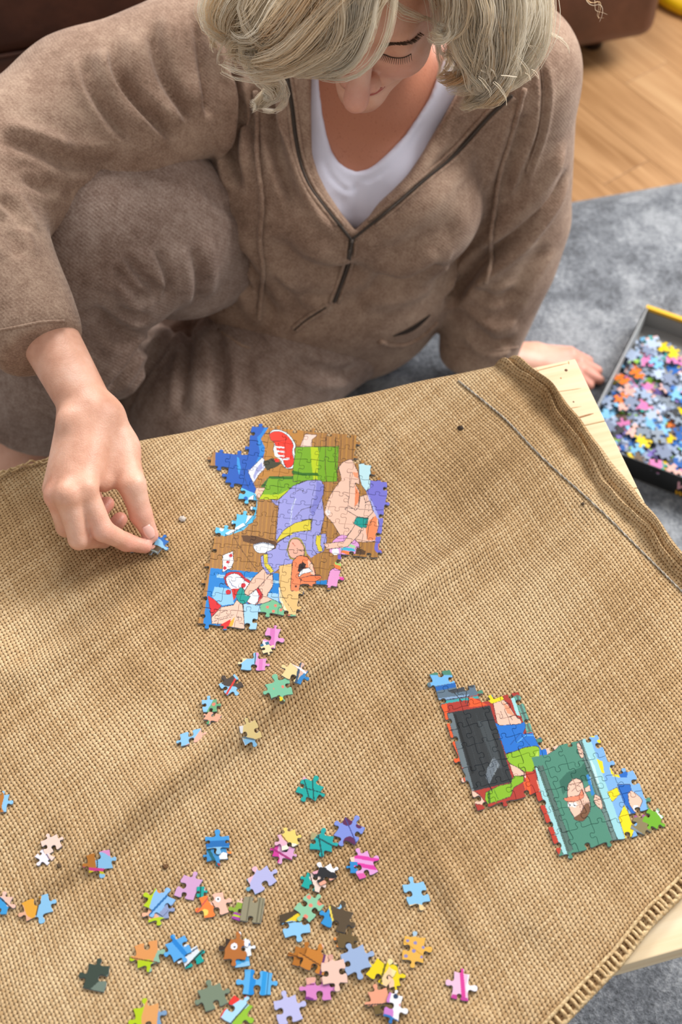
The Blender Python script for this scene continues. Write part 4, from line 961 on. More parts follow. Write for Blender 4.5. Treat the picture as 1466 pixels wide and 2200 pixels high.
for x in (590, 690, 722, 748): a.line('#5c3c20', [(x+12, 930), (x+6, 1060), (x, 1180)], .5)
a.frame(430, 900, 6.664)
a.poly('#b97f35', [(860, 60), (1480, 60), (1480, 760), (1300, 830), (980, 830), (800, 900), (880, 300)])
a.poly('#0a55b8', [(240, 0), (960, 0), (975, 130), (870, 290), (930, 430), (905, 560), (700, 740), (800, 1000), (770, 1090), (560, 1200), (200, 1100)])
a.poly('#1782d6', [(930, 120), (975, 130), (870, 280), (925, 400), (925, 480), (880, 560), (790, 640), (830, 560), (860, 470), (830, 350), (820, 260), (880, 200)]); a.poly('#2a96e0', [(530, 540), (560, 560), (585, 700), (560, 800), (530, 700)])
a.line('#0a3a80', [(620, 700), (640, 850), (700, 1000)], .6)
a.poly('#dfe2f6', [(890, 550), (925, 590), (905, 640), (940, 690), (900, 740), (840, 800), (790, 880), (765, 920), (690, 770), (700, 740)], .5); a.poly('#9fa4d4', [(880, 620), (900, 700), (820, 780), (780, 870), (760, 820), (800, 720)])
a.poly('#3a3a24', [(905, 610), (1030, 560), (1120, 580), (1160, 640), (1090, 690), (960, 740), (930, 690)]); a.poly('#f02c20', [(1060, 570), (1130, 575), (1130, 620), (1080, 620)])
a.poly('#e6f2f6', [(985, 205), (1060, 150), (1180, 165), (1290, 240), (1370, 370), (1350, 460), (1385, 590), (1350, 690), (1260, 715), (1190, 670), (1140, 580), (1050, 460), (1060, 350)], .6, True)
a.poly('#f03420', [(990, 215), (1060, 178), (1170, 185), (1270, 260), (1335, 370), (1320, 470), (1345, 600), (1310, 680), (1230, 690), (1190, 600), (1120, 500), (1070, 350), (1010, 290)], .5, True)
a.line('#8a1a10', [(1040, 315), (1150, 315), (1260, 280)], .6); a.line('#8a1a10', [(1190, 320), (1230, 450), (1220, 600)], .5)
for y in (400, 460, 520): a.line('#f0f4f8', [(1090, y), (1200, y+12)], 1.6)
a.line('#e8eef2', [(1070, 440), (1080, 520), (1170, 580), (1270, 570)], 2.0)
a.poly('#2f6a20', [(860, 980), (990, 830), (960, 980)]); a.poly(GRN, [(990, 830), (1330, 820), (1380, 410), (1990, 390), (1960, 900), (1560, 900), (1330, 1000), (1130, 1150), (840, 1150)], .5)
a.poly(GRN2, [(840, 1150), (900, 1080), (1020, 1090), (1150, 1070), (1290, 1000), (1200, 1120), (1130, 1150)]); a.line('#2c6a14', [(1000, 840), (1300, 850), (1480, 800), (1680, 800)], 2.6); a.line('#4a8810', [(1130, 880), (1170, 1000), (1120, 1080)], .6)
a.poly(SK, [(805, 990), (935, 985), (850, 1140), (780, 1080)], .5)
a.frame(630, 900, 6.664)
a.poly(GRN, [(40, 400), (370, 400), (350, 870), (0, 900), (0, 700)], .5); a.poly(GRN2, [(250, 400), (350, 410), (370, 470), (350, 870), (290, 870), (260, 600)]); a.line('#2c6a14', [(0, 760), (130, 790), (340, 790)], 3)
a.poly('#f2d0c2', [(100, 395), (175, 215), (350, 230), (270, 300), (265, 400)], .5)
for p_ in ([(610, 260), (600, 600), (650, 900)], [(470, 260), (460, 700), (480, 900)]): a.line('#4a2e16', p_, .7)
a.poly(SK, [(650, 700), (700, 630), (780, 590), (850, 590), (900, 700), (930, 760), (950, 930), (890, 920), (950, 1050), (940, 1200), (1000, 1100), (1100, 1110), (1200, 1330), (1220, 1480), (1220, 1733), (760, 1733), (560, 1480), (455, 1350), (520, 1120), (640, 930), (690, 860)], .6, True)
a.poly('#f09a70', [(850, 760), (930, 770), (930, 850), (880, 830)]); a.poly('#ee8a5c', [(890, 950), (950, 1080), (930, 1200), (880, 1260), (890, 1080)]); a.poly('#f4e4e0', [(455, 1330), (510, 1290), (540, 1340), (500, 1400)])
a.poly('#ef8f5e', [(1090, 1460), (1200, 1370), (1210, 1733), (1060, 1733), (1040, 1560)]); a.line(INK, [(1150, 1400), (1080, 1540), (1060, 1720)], .5); a.line(INK, [(700, 1060), (760, 1090), (800, 1120), (790, 1200)], .45); a.line(INK, [(820, 760), (810, 900), (810, 1040)], .45)
a.poly('#7b78d4', [(1040, 1030), (1100, 880), (1500, 880), (1500, 1733), (1180, 1733), (1230, 1500), (1200, 1350), (1130, 1180)], .5); a.poly('#a8ace8', [(1050, 1040), (1130, 1180), (1200, 1330), (1240, 1440), (1200, 1420), (1100, 1200)])
a.poly('#bfe4ec', [(940, 640), (1120, 640), (1100, 1000), (1040, 1030), (980, 940), (945, 800)], .5)
a.poly('#f0c8b4', [(740, 1290), (800, 1250), (900, 1310), (940, 1250), (960, 1110), (1010, 1100), (1040, 1200), (1100, 1170), (1150, 1330), (1060, 1420), (920, 1400), (820, 1340)], .6); a.line(INK, [(1030, 1180), (1040, 1270)], .4); a.line(INK, [(1090, 1220), (1080, 1320)], .4)
a.poly('#efc3ad', [(720, 1733), (900, 1520), (980, 1540), (870, 1733)], .6); a.poly('#0f9a90', [(870, 1500), (920, 1400), (1080, 1420), (1050, 1560), (960, 1560)], .5)
a.frame(430, 900, 6.664)
a.poly(LAV, [(1460, 900), (1300, 1000), (1100, 1170), (1010, 1150), (1080, 1230), (1180, 1260), (1160, 1500), (1130, 1720), (1700, 1733), (1780, 1400), (1750, 1130), (1770, 970), (1700, 880)], .6)
a.frame(630, 900, 6.664); a.poly(LAV, [(0, 960), (200, 880), (400, 880), (440, 950), (430, 1080), (350, 1260), (280, 1400), (240, 1733), (-250, 1733), (-200, 1150)], .6)
a.poly(LAV2, [(340, 880), (440, 950), (430, 1080), (350, 1260), (280, 1420), (250, 1300), (320, 1100)]); a.line(INK, [(0, 1060), (100, 1010), (180, 1050)], .5); a.line(INK, [(20, 1420), (120, 1300), (290, 1250)], .45); a.line('#c4cbf4', [(-40, 1500), (-20, 1300), (30, 1150)], 1.8)
a.poly(YEL_, [(-240, 1733), (0, 1520), (150, 1450), (270, 1430), (240, 1600), (100, 1610), (-60, 1680)], .5)
a.frame(430, 1130, 6.664)
a.poly('#5f3e22', [(590, 130), (800, 140), (1100, 230), (1070, 290), (770, 260), (620, 220)])
a.line('#5f3e22', [(480, 150), (620, 380), (820, 640)], .7); a.line('#5f3e22', [(380, 300), (560, 320)], .5)
a.poly('#5fc0e8', [(60, -100), (430, -400), (560, -560), (800, -460), (820, -300), (800, -120), (620, 60), (360, 150), (230, 110)]); 
a.frame(430, 900, 6.664); a.poly('#eef4fc', [(700, 1130), (770, 1090), (760, 1300), (740, 1410), (650, 1500), (700, 1330)]); a.poly('#4cb8e4', [(770, 1085), (800, 1120), (805, 1340), (760, 1480), (360, 1680), (370, 1640), (650, 1510), (745, 1400)], .5); a.poly('#eef4fc', [(360, 1640), (620, 1490), (650, 1520), (400, 1660)]); a.poly('#e8f0fa', [(390, 1480), (470, 1480), (440, 1540), (400, 1540)]); a.dot('#eef4fc', (310, 1580), 30); a.dot('#1460b8', (655, 1140), 30)
a.frame(430, 1130, 6.664)
a.poly('#1a80d0', [(150, 600), (800, 660), (1500, 700), (1500, 1733), (0, 1733)]); a.poly('#9ccbe8', [(240, 690), (1200, 790), (1200, 830), (240, 740)]); a.poly('#8fc6ea', [(210, 870), (460, 900), (480, 1100), (300, 1140), (170, 1010)]); a.poly('#a0cdea', [(970, 960), (1120, 970), (1120, 1090), (960, 1010)])
a.poly('#f4f4fa', [(325, 420), (470, 360), (480, 520), (450, 600), (320, 660)], .6)
for c in ((440, 425), (400, 515), (355, 600)): a.dot('#cc2030', c, 27)
a.poly('#cf2430', [(340, 740), (400, 670), (560, 660), (650, 740), (740, 800), (880, 900), (890, 1040), (830, 1120), (700, 1110), (460, 900), (380, 850)], .5, True); a.poly('#eef0f8', [(365, 750), (440, 690), (540, 690), (640, 780), (780, 880), (840, 1000), (810, 1110), (720, 1110), (430, 890)], .5, True); a.line('#8a90a8', [(410, 760), (460, 850), (520, 880)], 1)
a.dot('#cc2030', (405, 945), 38); a.dot('#cc2030', (620, 850), 36); a.poly('#d22c28', [(450, 900), (570, 890), (520, 1010), (480, 1070)])
a.poly('#8fc6ea', [(220, 1000), (440, 1000), (490, 1110), (320, 1140), (190, 1040)])
a.poly('#d8242c', [(110, 1000), (200, 1050), (310, 1150), (160, 1300)], .4); a.poly('#a4d2ee', [(620, 1110), (850, 1130), (920, 1240), (920, 1560), (640, 1560)], .5)
a.poly('#78bd92', [(860, 1130), (1040, 1050), (1180, 1120), (1500, 1250), (1500, 1500), (880, 1500)], .4)
for c in ((965, 1160), (1080, 1140), (1050, 1220), (1160, 1200), (1270, 1280), (1000, 1330), (1390, 1300)): a.dot('#e8806c', c, 22)
a.poly('#eac588', [(1150, 520), (1310, 540), (1300, 900), (1180, 860), (1130, 880), (1140, 1030), (1180, 1180), (1260, 1270), (1480, 1270), (1480, 800), (1180, 700)], .5); a.poly('#e9c686', [(1130, 880), (1470, 960), (1470, 1280), (1330, 1270), (1200, 1180), (1140, 1000)])
a.line('#f6e8c4', [(1140, 900), (1150, 1050), (1250, 1250)], 2)
a.poly(SK, [(1040, 690), (1040, 860), (960, 1000), (1030, 1060), (820, 1120), (900, 1000), (830, 860), (920, 740)], .6, True)
a.poly('#edbfa8', [(900, 610), (1010, 690), (860, 860), (690, 1000), (620, 960), (760, 740)], .7)
a.poly('#efc5b0', [(600, 1080), (620, 1200), (640, 1480), (530, 1500), (420, 1480), (300, 1400), (170, 1400), (160, 1310), (300, 1160), (480, 1130), (520, 1060)], .7); a.poly('#dc2828', [(250, 1440), (440, 1330), (420, 1470), (230, 1470)]); a.poly('#eab038', [(440, 1360), (500, 1300), (470, 1420), (400, 1480)])
for p_ in ([(230, 1280), (340, 1220), (420, 1200)], [(250, 1330), (380, 1290), (480, 1270)], [(170, 1370), (330, 1330), (450, 1300)], [(540, 1290), (560, 1390), (620, 1400)]): a.line(INK, p_, .5)
a.poly(TEAL, [(510, 1000), (560, 900), (620, 890), (650, 990), (720, 1010), (640, 1110), (560, 1090)], .5, True)
a.poly('#f2f5fa', [(760, 280), (860, 235), (1000, 250), (1070, 300), (960, 380), (840, 385), (780, 340)], .6, True); a.line('#8a90a0', [(770, 270), (900, 240), (1050, 280)], 1.2)
a.poly(LAV, [(1100, 250), (1240, 150), (1500, 80), (1500, 600), (1190, 570), (1050, 680), (960, 690), (880, 560), (870, 440), (960, 370), (1080, 320)], .6); a.poly('#b8c0ee', [(1180, 420), (1320, 450), (1200, 560), (1110, 590)])
a.poly(YEL_, [(905, 400), (970, 400), (970, 520), (1060, 650), (1010, 680), (920, 560)], .5); a.poly('#b0a850', [(1240, 330), (1300, 200), (1400, 180), (1500, 260), (1500, 500), (1350, 480)]); a.poly(SK2, [(1255, 340), (1320, 230), (1400, 195), (1500, 300), (1500, 470), (1320, 470)])
a.frame(600, 1110, 5.864)
a.poly(LAV, [(-150, 600), (0, 330), (200, 200), (400, 190), (520, 230), (560, 420), (400, 520), (330, 440), (180, 600), (50, 620)]); a.poly(LAV, [(430, 230), (590, 210), (600, 300), (560, 440), (470, 470), (420, 400)], .5); a.poly(YEL_, [(470, 240), (530, 230), (520, 350), (550, 430), (500, 450), (460, 330)], .4); a.poly(YEL_, [(-40, 310), (60, 170), (200, 80), (400, 30), (400, 170), (180, 200), (0, 300)], .5)
a.poly('#a89c46', [(95, 420), (130, 300), (200, 260), (280, 290), (340, 420), (330, 500), (150, 540)], 0, True); a.poly(SK2, [(110, 430), (140, 310), (200, 280), (270, 310), (320, 420), (300, 500), (160, 520)], .5, True); a.line('#c86a50', [(170, 330), (200, 370)], .8); a.line(INK, [(220, 400), (290, 440)], .5)
a.poly('#e9bf7c', [(0, 620), (160, 590), (170, 900), (300, 960), (290, 1150), (180, 1200), (40, 1000), (0, 850)], .4)
a.poly('#ef8658', [(170, 560), (250, 490), (350, 510), (420, 600), (460, 740), (440, 880), (300, 850), (160, 940), (150, 800)], .7, True); a.poly(SK, [(360, 540), (420, 600), (450, 740), (400, 720), (370, 620)]); a.poly('#2a1a20', [(235, 690), (250, 600), (300, 570), (340, 600), (330, 640), (260, 700)]); a.poly('#f6f8fa', [(240, 740), (280, 670), (370, 640), (420, 690), (300, 720), (250, 760)], .5)
a.poly('#ee7c4a', [(250, 780), (400, 740), (520, 740), (540, 770), (450, 820), (320, 820)], .6); a.dot('#f08a5c', (215, 880), 62); a.dot('#5a3028', (212, 880), 16)
a.poly('#1880cc', [(470, 810), (600, 800), (600, 880), (460, 880)]); a.poly('#e89cd0', [(610, 800), (640, 680), (700, 640), (780, 680), (820, 790), (800, 880), (600, 900)], .6); a.poly('#e848a0', [(760, 760), (820, 770), (810, 810), (760, 800)]); a.poly('#ee8040', [(690, 590), (790, 620), (790, 680), (700, 640)]); a.poly('#a4d870', [(700, 570), (800, 590), (800, 630), (710, 600)]); a.poly('#7060c8', [(740, 450), (800, 470), (790, 540), (740, 530)])
a.poly('#e0a0d8', [(680, 300), (760, 240), (840, 240), (1000, 330), (980, 460), (760, 480), (640, 450), (640, 400)], .5, True); a.poly('#40b8d8', [(780, 380), (940, 400), (960, 440), (780, 420)]); a.poly('#a8dca0', [(860, 330), (960, 370), (960, 400), (850, 370)]); a.poly('#ee8040', [(780, 420), (920, 450), (900, 490), (780, 450)]); a.dot('#f4f8f8', (710, 440), 45)
a.poly('#efc3ad', [(560, 340), (820, 310), (960, 100), (1060, 120), (1000, 240), (860, 380), (600, 410)], .6); a.poly(TEAL, [(940, 90), (970, 10), (1110, 20), (1080, 140), (1030, 140)], .5)
a.poly('#7470d0', [(1200, 410), (1220, 250), (1260, 180), (1300, 500), (1220, 440)]); a.poly('#e06a30', [(1250, 340), (1330, 340), (1330, 420), (1250, 420)]); a.poly('#5a4028', [(980, 380), (1090, 430), (1080, 480), (960, 470)])

A2 = Art(900, 1430, 1445, 1870); b = A2.frame(920, 1440, 5.638); A2.a[:] = lin('#4c8a74')
RD, RD2, OR = '#b0362a', '#c23c28', '#ea5c28'
b.poly(RD, [(0, 330), (1100, 250), (1500, 1400), (1500, 1804), (0, 1804)]); b.poly('#5f7486', [(0, 60), (600, 60), (600, 300), (80, 400), (0, 330)]); b.poly('#74b8ec', [(0, 60), (500, 60), (480, 140), (330, 150), (40, 200)]); b.poly('#1c66b8', [(30, 210), (330, 150), (340, 190), (470, 140), (460, 180), (60, 260)])
b.poly('#3aa8a8', [(80, 390), (740, 290), (740, 320), (90, 420)]); b.poly('#88a8cc', [(80, 350), (500, 290), (500, 320), (80, 380)]); b.poly('#20324a', [(85, 375), (500, 312), (500, 320), (85, 385)]); b.poly('#40444a', [(230, 250), (480, 190), (560, 170), (550, 210), (490, 210), (480, 250), (300, 280)])
for p_ in ([(300, 250), (440, 410)], [(470, 210), (455, 400)], [(500, 300), (470, 440)]): b.line('#2c2f33', p_, .8)
b.poly(OR, [(100, 430), (240, 400), (300, 560), (480, 1460), (390, 1520), (180, 760)], .3); b.poly(OR, [(500, 330), (540, 330), (720, 420), (500, 450)]); b.poly(RD, [(230, 400), (440, 380), (480, 430), (240, 520)])
b.poly('#2b2f32', [(230, 520), (750, 430), (1030, 1350), (560, 1460), (490, 1460)], .5); b.poly('#6a767c', [(235, 525), (300, 515), (560, 1460), (490, 1460)]); b.poly('#16191b', [(310, 530), (340, 530), (560, 1240), (530, 1260)])
b.poly('#3f464a', [(600, 620), (720, 600), (900, 1180), (820, 1200)]); b.poly('#6c7680', [(720, 1180), (800, 1050), (870, 1150), (800, 1260), (740, 1380), (700, 1300)]); b.line('#8a949a', [(780, 1080), (740, 1200)], .8); b.line('#8a949a', [(850, 1130), (800, 1260)], .8)
for k in range(9): b.line('#3c4347' if k % 2 else '#23272a', [(370+k*42, 560-k*8), (620+k*44, 1400-k*10)], .35)
b.poly('#4c8a74', [(1010, 320), (1500, 240), (1500, 1100), (1300, 760), (1180, 640)]); b.poly('#6aa898', [(1050, 320), (1120, 320), (1270, 740), (1200, 760)]); b.poly('#a4dce0', [(1000, 330), (1045, 330), (1120, 560), (1070, 540)]); b.poly('#567068', [(1060, 300), (1090, 300), (1250, 740), (1220, 740)]); b.poly('#16221e', [(1030, 200), (1110, 200), (1100, 260), (1050, 280)])
b.poly(SK, [(790, 400), (880, 360), (950, 390), (1060, 550), (1120, 600), (1110, 660), (870, 670), (820, 540)], .6, True); b.poly('#ef9d78', [(900, 380), (980, 440), (1050, 560), (960, 520)]); b.poly('#f0dc18', [(700, 310), (780, 270), (870, 290), (920, 350), (850, 380), (760, 400)], .4, True); b.dot('#1a7ab0', (800, 295), 36); b.poly('#20b4e4', [(910, 270), (960, 220), (1000, 240), (950, 300)]); b.line(INK, [(880, 500), (910, 570), (870, 590)], .5); b.line(INK, [(1000, 560), (1030, 620)], .5)
b.poly('#1a72d0', [(810, 630), (870, 670), (1120, 650), (1180, 610), (1180, 700), (1150, 770), (1390, 750), (1380, 830), (1300, 820), (1350, 930), (1180, 930), (1050, 980), (940, 1010)], .5); b.line('#5aa8ec', [(1080, 880), (1180, 790), (1300, 790)], 1.2); b.line('#0c4a98', [(1120, 760), (1000, 900)], .7); b.line('#0c4a98', [(1140, 800), (1240, 920)], .6); b.poly('#1a72d0', [(1360, 900), (1430, 900), (1440, 1030), (1370, 1030)])
b.poly('#8fbe24', [(940, 1020), (1080, 970), (1200, 930), (1340, 930), (1350, 1060), (1290, 1200), (1220, 1250), (1140, 1210), (1000, 1130), (960, 1080)], .6, True); b.poly('#b8d850', [(1330, 960), (1345, 1060), (1290, 1180), (1300, 1050)])
b.poly(SK, [(985, 1130), (1080, 1170), (1170, 1240), (1160, 1270), (1040, 1280)], .5); b.dot('#f4f6f8', (1210, 1280), 42)
b.poly('#86b820', [(700, 1480), (860, 1400), (1000, 1370), (1040, 1280), (1160, 1280), (1160, 1350), (1040, 1420), (1000, 1530), (860, 1580), (720, 1620), (690, 1560)], .6); b.poly('#3c6a14', [(720, 1470), (750, 1460), (760, 1600), (730, 1610)]); b.line('#3c6a14', [(800, 1450), (850, 1560)], .6); b.line('#3c6a14', [(1000, 1380), (1010, 1470)], .6)
b.poly(SK, [(490, 1470), (560, 1470), (640, 1530), (690, 1620), (580, 1620), (510, 1560)], .6, True); b.poly(SK, [(420, 1290), (490, 1470), (450, 1470), (380, 1350)], .5); b.poly(SK, [(1190, 1440), (1250, 1310), (1380, 1370), (1400, 1450), (1340, 1510), (1200, 1490)], .6, True); b.line(INK, [(1300, 1390), (1370, 1400)], .5); b.line(INK, [(1300, 1440), (1380, 1450)], .5)
b.poly(OR, [(1150, 1350), (1200, 1340), (1190, 1450), (1250, 1560), (1200, 1590)], .3); b.dot('#e8c010', (440, 1640), 34)
b.frame(1130, 1560, 4.729)
b.poly('#4c8a74', [(60, 320), (200, 290), (330, 200), (410, 80), (640, 40), (1050, 1300), (380, 1300), (90, 420)]); b.poly(SK, [(150, 290), (220, 290), (300, 240), (370, 170), (420, 90), (370, 80), (340, 170), (240, 180)], .5); b.poly('#1a72d0', [(140, 190), (200, 190), (220, 290), (140, 300)])
b.poly('#2f6a58', [(340, 560), (420, 470), (560, 420), (620, 330), (640, 560), (560, 560), (440, 620), (380, 700)])
b.poly('#a4d8dc', [(90, 410), (120, 420), (440, 1330), (420, 1390), (360, 1250), (170, 740)], .5); b.poly('#567068', [(120, 400), (175, 400), (480, 1250), (430, 1290)]); b.line('#2c3c38', [(130, 400), (440, 1280)], .5); b.line('#2c3c38', [(170, 400), (480, 1250)], .5)
b.poly(RD2, [(0, 460), (80, 460), (170, 740), (360, 1250), (330, 1330), (230, 1200), (0, 700)]); b.poly(OR, [(0, 500), (40, 560), (60, 740), (20, 760)])
b.poly('#9cd4dc', [(570, 150), (620, 60), (660, 90), (1020, 1140), (960, 1190), (900, 1080)], .6); b.poly('#c4e8ec', [(640, 300), (700, 400), (760, 620), (720, 560)]); b.poly('#6a8480', [(520, 110), (560, 110), (940, 1170), (890, 1190), (570, 300)]); b.line('#2c3c38', [(530, 110), (580, 320), (900, 1190)], .6); b.line('#2c3c38', [(560, 130), (610, 330), (940, 1170)], .5)
b.poly('#7cb0e4', [(640, 80), (800, 60), (1150, 400), (1250, 900), (1080, 1200), (1010, 1150)]); b.poly('#f4dc08', [(630, 70), (690, 70), (700, 110), (650, 110)]); b.poly('#f4dc08', [(720, 140), (800, 130), (790, 210), (750, 200)]); b.poly('#f4dc08', [(720, 330), (780, 360), (800, 480), (770, 470)]); b.poly('#f4dc08', [(850, 420), (930, 440), (960, 520), (880, 510)]); b.poly('#f4dc08', [(830, 670), (930, 620), (960, 690), (880, 770)], .4); b.poly('#f4dc08', [(1000, 800), (1060, 900), (1110, 1030), (1060, 1170), (1020, 1160), (945, 930)], .4)
b.poly('#1467c4', [(930, 590), (1060, 590), (1090, 700), (1150, 900), (1080, 890), (1000, 780)], .5); b.poly('#1467c4', [(940, 480), (1040, 450), (1030, 520), (960, 520)]); b.poly(SK, [(1040, 690), (1080, 660), (1180, 740), (1170, 800), (1130, 880), (1060, 800)], .5, True); b.dot('#f0f2f6', (1120, 830), 30)
b.poly('#8cc4ec', [(620, 500), (660, 520), (690, 700), (660, 660)]); b.poly('#2a84cc', [(615, 500), (640, 490), (700, 690), (670, 710)])
b.poly(SK, [(425, 720), (430, 600), (500, 535), (570, 560), (600, 660), (650, 760), (650, 870), (580, 950), (490, 920), (430, 800)], .8, True); b.poly('#7a5236', [(640, 780), (650, 870), (580, 965), (490, 940), (560, 880), (600, 800)], .4, True); b.poly('#f08a68', [(385, 735), (460, 715), (540, 700), (570, 640), (590, 720), (520, 760), (420, 765)], .5, True); b.dot('#f4f6f8', (450, 800), 22); b.dot('#f4f6f8', (495, 800), 26); b.dot('#40301c', (450, 802), 8); b.dot('#40301c', (495, 804), 8); b.line(INK, [(450, 600), (500, 590), (560, 620)], .5); b.line(INK, [(470, 660), (560, 570)], .4)
for k in range(4): b.line('#8a5a48', [(540+k*22, 740+k*8), (560+k*22, 870-k*4)], .45)
b.poly(SK, [(600, 630), (650, 600), (660, 660), (610, 670)], .4); b.poly(SK, [(700, 690), (760, 730), (780, 840), (730, 820), (695, 760)], .6, True); b.poly(SK, [(520, 170), (560, 190), (590, 300), (560, 320), (530, 240)], .6, True)
for k in range(3): b.line(INK, [(705, 720+k*28), (755, 745+k*28)], .4); b.line(INK, [(530, 210+k*28), (575, 230+k*28)], .4)

# ------------------------------------------------------------------ jigsaw pieces
TABS = [(0, 0), (.14, -.012), (.28, -.028), (.375, -.018), (.415, .02), (.412, .06), (.388, .11), (.378, .165), (.395, .215), (.445, .243), (.5, .248)]
TABS = TABS+[(1-x, y) for x, y in TABS[-2::-1]]
def edge(A_, B_, s, j=0.0, k=1.0):
    """side from A_ to B_, bulging to the right of the walk when s=+1 (a tab), left when -1 (a socket)"""
    A_, B_ = np.array(A_), np.array(B_); e = B_-A_; n = np.array([e[1], -e[0]])
    P_ = TABS if s else [(0, 0), (.25, .01), (.5, .014), (.75, .01), (1, 0)]
    if s == 0: s = 1
    return [A_+e*min(max(x+(j if .3 < x < .7 else 0), 0), 1)+n*y*s*k for x, y in P_[:-1]]
def outline_area(o): x, y = o[:, 0], o[:, 1]; return .5*np.sum(x*np.roll(y, -1)-np.roll(x, -1)*y)
SIDE = np.array(lin('#8b97a6'))
def piece_mesh(name, outl, colf, step=.00058, th=.0019):
    """outl: counter-clockwise outline in metres; colf(points Nx2) -> linear rgb"""
    o = np.array(outl)
    if outline_area(o) < 0: o = o[::-1]
    e = np.roll(o, -1, 0)-np.roll(o, 1, 0); n = np.stack([e[:, 1], -e[:, 0]], 1); n /= np.linalg.norm(n, axis=1, keepdims=True)
    o = o-n*.00010; inner = o-n*.00026; L = len(o)
    lo, hi = inner.min(0), inner.max(0); gx, gy = np.meshgrid(np.arange(lo[0], hi[0], step), np.arange(lo[1], hi[1], step)); gx = gx+step*.5*(np.arange(gx.shape[0]) % 2)[:, None]
    G = np.stack([gx.ravel(), gy.ravel()], 1); G = G[inpoly(G, inner)]; d, _ = seg2(G, np.vstack([inner, inner[:1]])); G = G[d > step*.45]
    pts = [Vector(p_) for p_ in inner]+[Vector(p_) for p_ in G]
    vo, eo, fo, *_ = delaunay_2d_cdt(pts, [(i, (i+1) % L) for i in range(L)], [list(range(L))], 1, 1e-7)
    T = np.array([(v.x, v.y) for v in vo]); nt = len(T)
    # nearest output vertex of every rim point
    ri = np.array([np.argmin(((T-p_)**2).sum(1)) for p_ in inner])
    V = np.vstack([np.column_stack([T, np.full(nt, th)]), np.column_stack([o, np.full(L, th-.00022)]), np.column_stack([o, np.full(L, th-.00024)]), np.column_stack([o, np.zeros(L)])])
    F = [tuple(f) for f in fo]; a_, b_, c_ = nt, nt+L, nt+2*L
    for i in range(L):
        j_ = (i+1) % L
        if ri[i] != ri[j_]: F.append((ri[i], a_+i, a_+j_, ri[j_]))
        F.append((b_+i, c_+i, c_+j_, b_+j_))
    F.append(tuple(c_+i for i in range(L-1, -1, -1)))
    me = mesh(name, V, F, False); me.materials.append(PIECE)
    col = np.ones((len(V), 4), np.float32); col[:nt, :3] = colf(T); col[a_:a_+L, :3] = colf(o)*.9; col[b_:, :3] = SIDE
    at_ = me.color_attributes.new('print', 'FLOAT_COLOR', 'POINT'); at_.data.foreach_set('color', col.ravel()); return me
def joined(name, label, anchor, ang, pitch, outlinepx, art, z, seed, ni, nj, grp=None):
    r_ = np.random.default_rng(seed); O = P(*anchor, z); root = empty(name, O, label, 'puzzle', grp)
    ca, sa = math.cos(ang), math.sin(ang); ux = np.array([ca, sa]); uy = np.array([sa, -ca]); px_, py_ = pitch
    nod = {(i, j_): np.array([O.x, O.y])+ux*px_*(i+r_.normal()*.035)+uy*py_*(j_+r_.normal()*.035) for i in range(-1, ni+2) for j_ in range(-1, nj+2)}
    hs = {k_: (1 if r_.random() < .5 else -1, r_.normal()*.04, r_.uniform(.85, 1.15)) for k_ in nod}; vs_ = {k_: (1 if r_.random() < .5 else -1, r_.normal()*.04, r_.uniform(.85, 1.15)) for k_ in nod}
    n_ = 0
    for j_ in range(nj):
        for i in range(ni):
            c = (nod[i, j_]+nod[i+1, j_]+nod[i+1, j_+1]+nod[i, j_+1])/4; q_ = pixv([[c[0], c[1], z+.002]])
            if not inpoly(q_, outlinepx)[0]: continue
            def rev(L_, end): return [np.array(end)]+L_[:0:-1]
            h0 = edge(nod[i, j_], nod[i+1, j_], *hs[i, j_]); h1 = edge(nod[i, j_+1], nod[i+1, j_+1], *hs[i, j_+1]); v0 = edge(nod[i, j_], nod[i, j_+1], *vs_[i, j_]); v1 = edge(nod[i+1, j_], nod[i+1, j_+1], *vs_[i+1, j_])
            out = h0+v1+rev(h1, nod[i+1, j_+1])+rev(v0, nod[i, j_+1])
            out = np.array(out)-np.array([c])
            zz = z+r_.normal()*.00012
            me = piece_mesh('puzzle_piece', out, lambda T, c=c, zz=zz: art.sample(pixv(np.column_stack([T+c, np.full(len(T), z+.0019)]))))
            ob = bpy.data.objects.new('puzzle_piece' if n_ == 0 else 'puzzle_piece.%03d' % n_, me); C.objects.link(ob); ob.parent = root
            ob.location = (c[0]-O.x, c[1]-O.y, zz-O.z); n_ += 1
    return root
OUT1 = [(573, 912), (760, 935), (762, 990), (776, 1000), (790, 1040), (826, 1048), (830, 1110), (822, 1140), (818, 1192), (796, 1202), (758, 1195), (742, 1204), (742, 1262), (700, 1262), (655, 1262), (652, 1333), (571, 1330), (568, 1360), (444, 1354), (455, 1295), (462, 1227), (474, 1171), (482, 1140), (530, 1120), (540, 1066), (500, 1050), (498, 1016), (468, 1000), (470, 974), (538, 975), (546, 912)]
joined('joined_puzzle_section', 'larger joined jigsaw section with brown planks, lavender shirt and red shoe print', (438, 880), math.radians(-6), (.0186, .0190), OUT1, A1, ZT+.0086, 3, 13, 16, 'joined jigsaw sections')
OUT2 = [(920, 1468), (996, 1456), (1020, 1488), (1116, 1474), (1132, 1542), (1147, 1569), (1162, 1612), (1217, 1584), (1263, 1575), (1290, 1630), (1309, 1645), (1346, 1664), (1376, 1735), (1354, 1803), (1305, 1824), (1220, 1852), (1201, 1831), (1158, 1739), (1150, 1716), (1100, 1716), (1066, 1736), (1000, 1738), (966, 1669), (922, 1519)]
joined('joined_puzzle_section', 'smaller joined jigsaw section with dark screen and green board print', (925, 1452), math.radians(15), (.0186, .0200), OUT2, A2, ZT+.0086, 8, 13, 17, 'joined jigsaw sections')

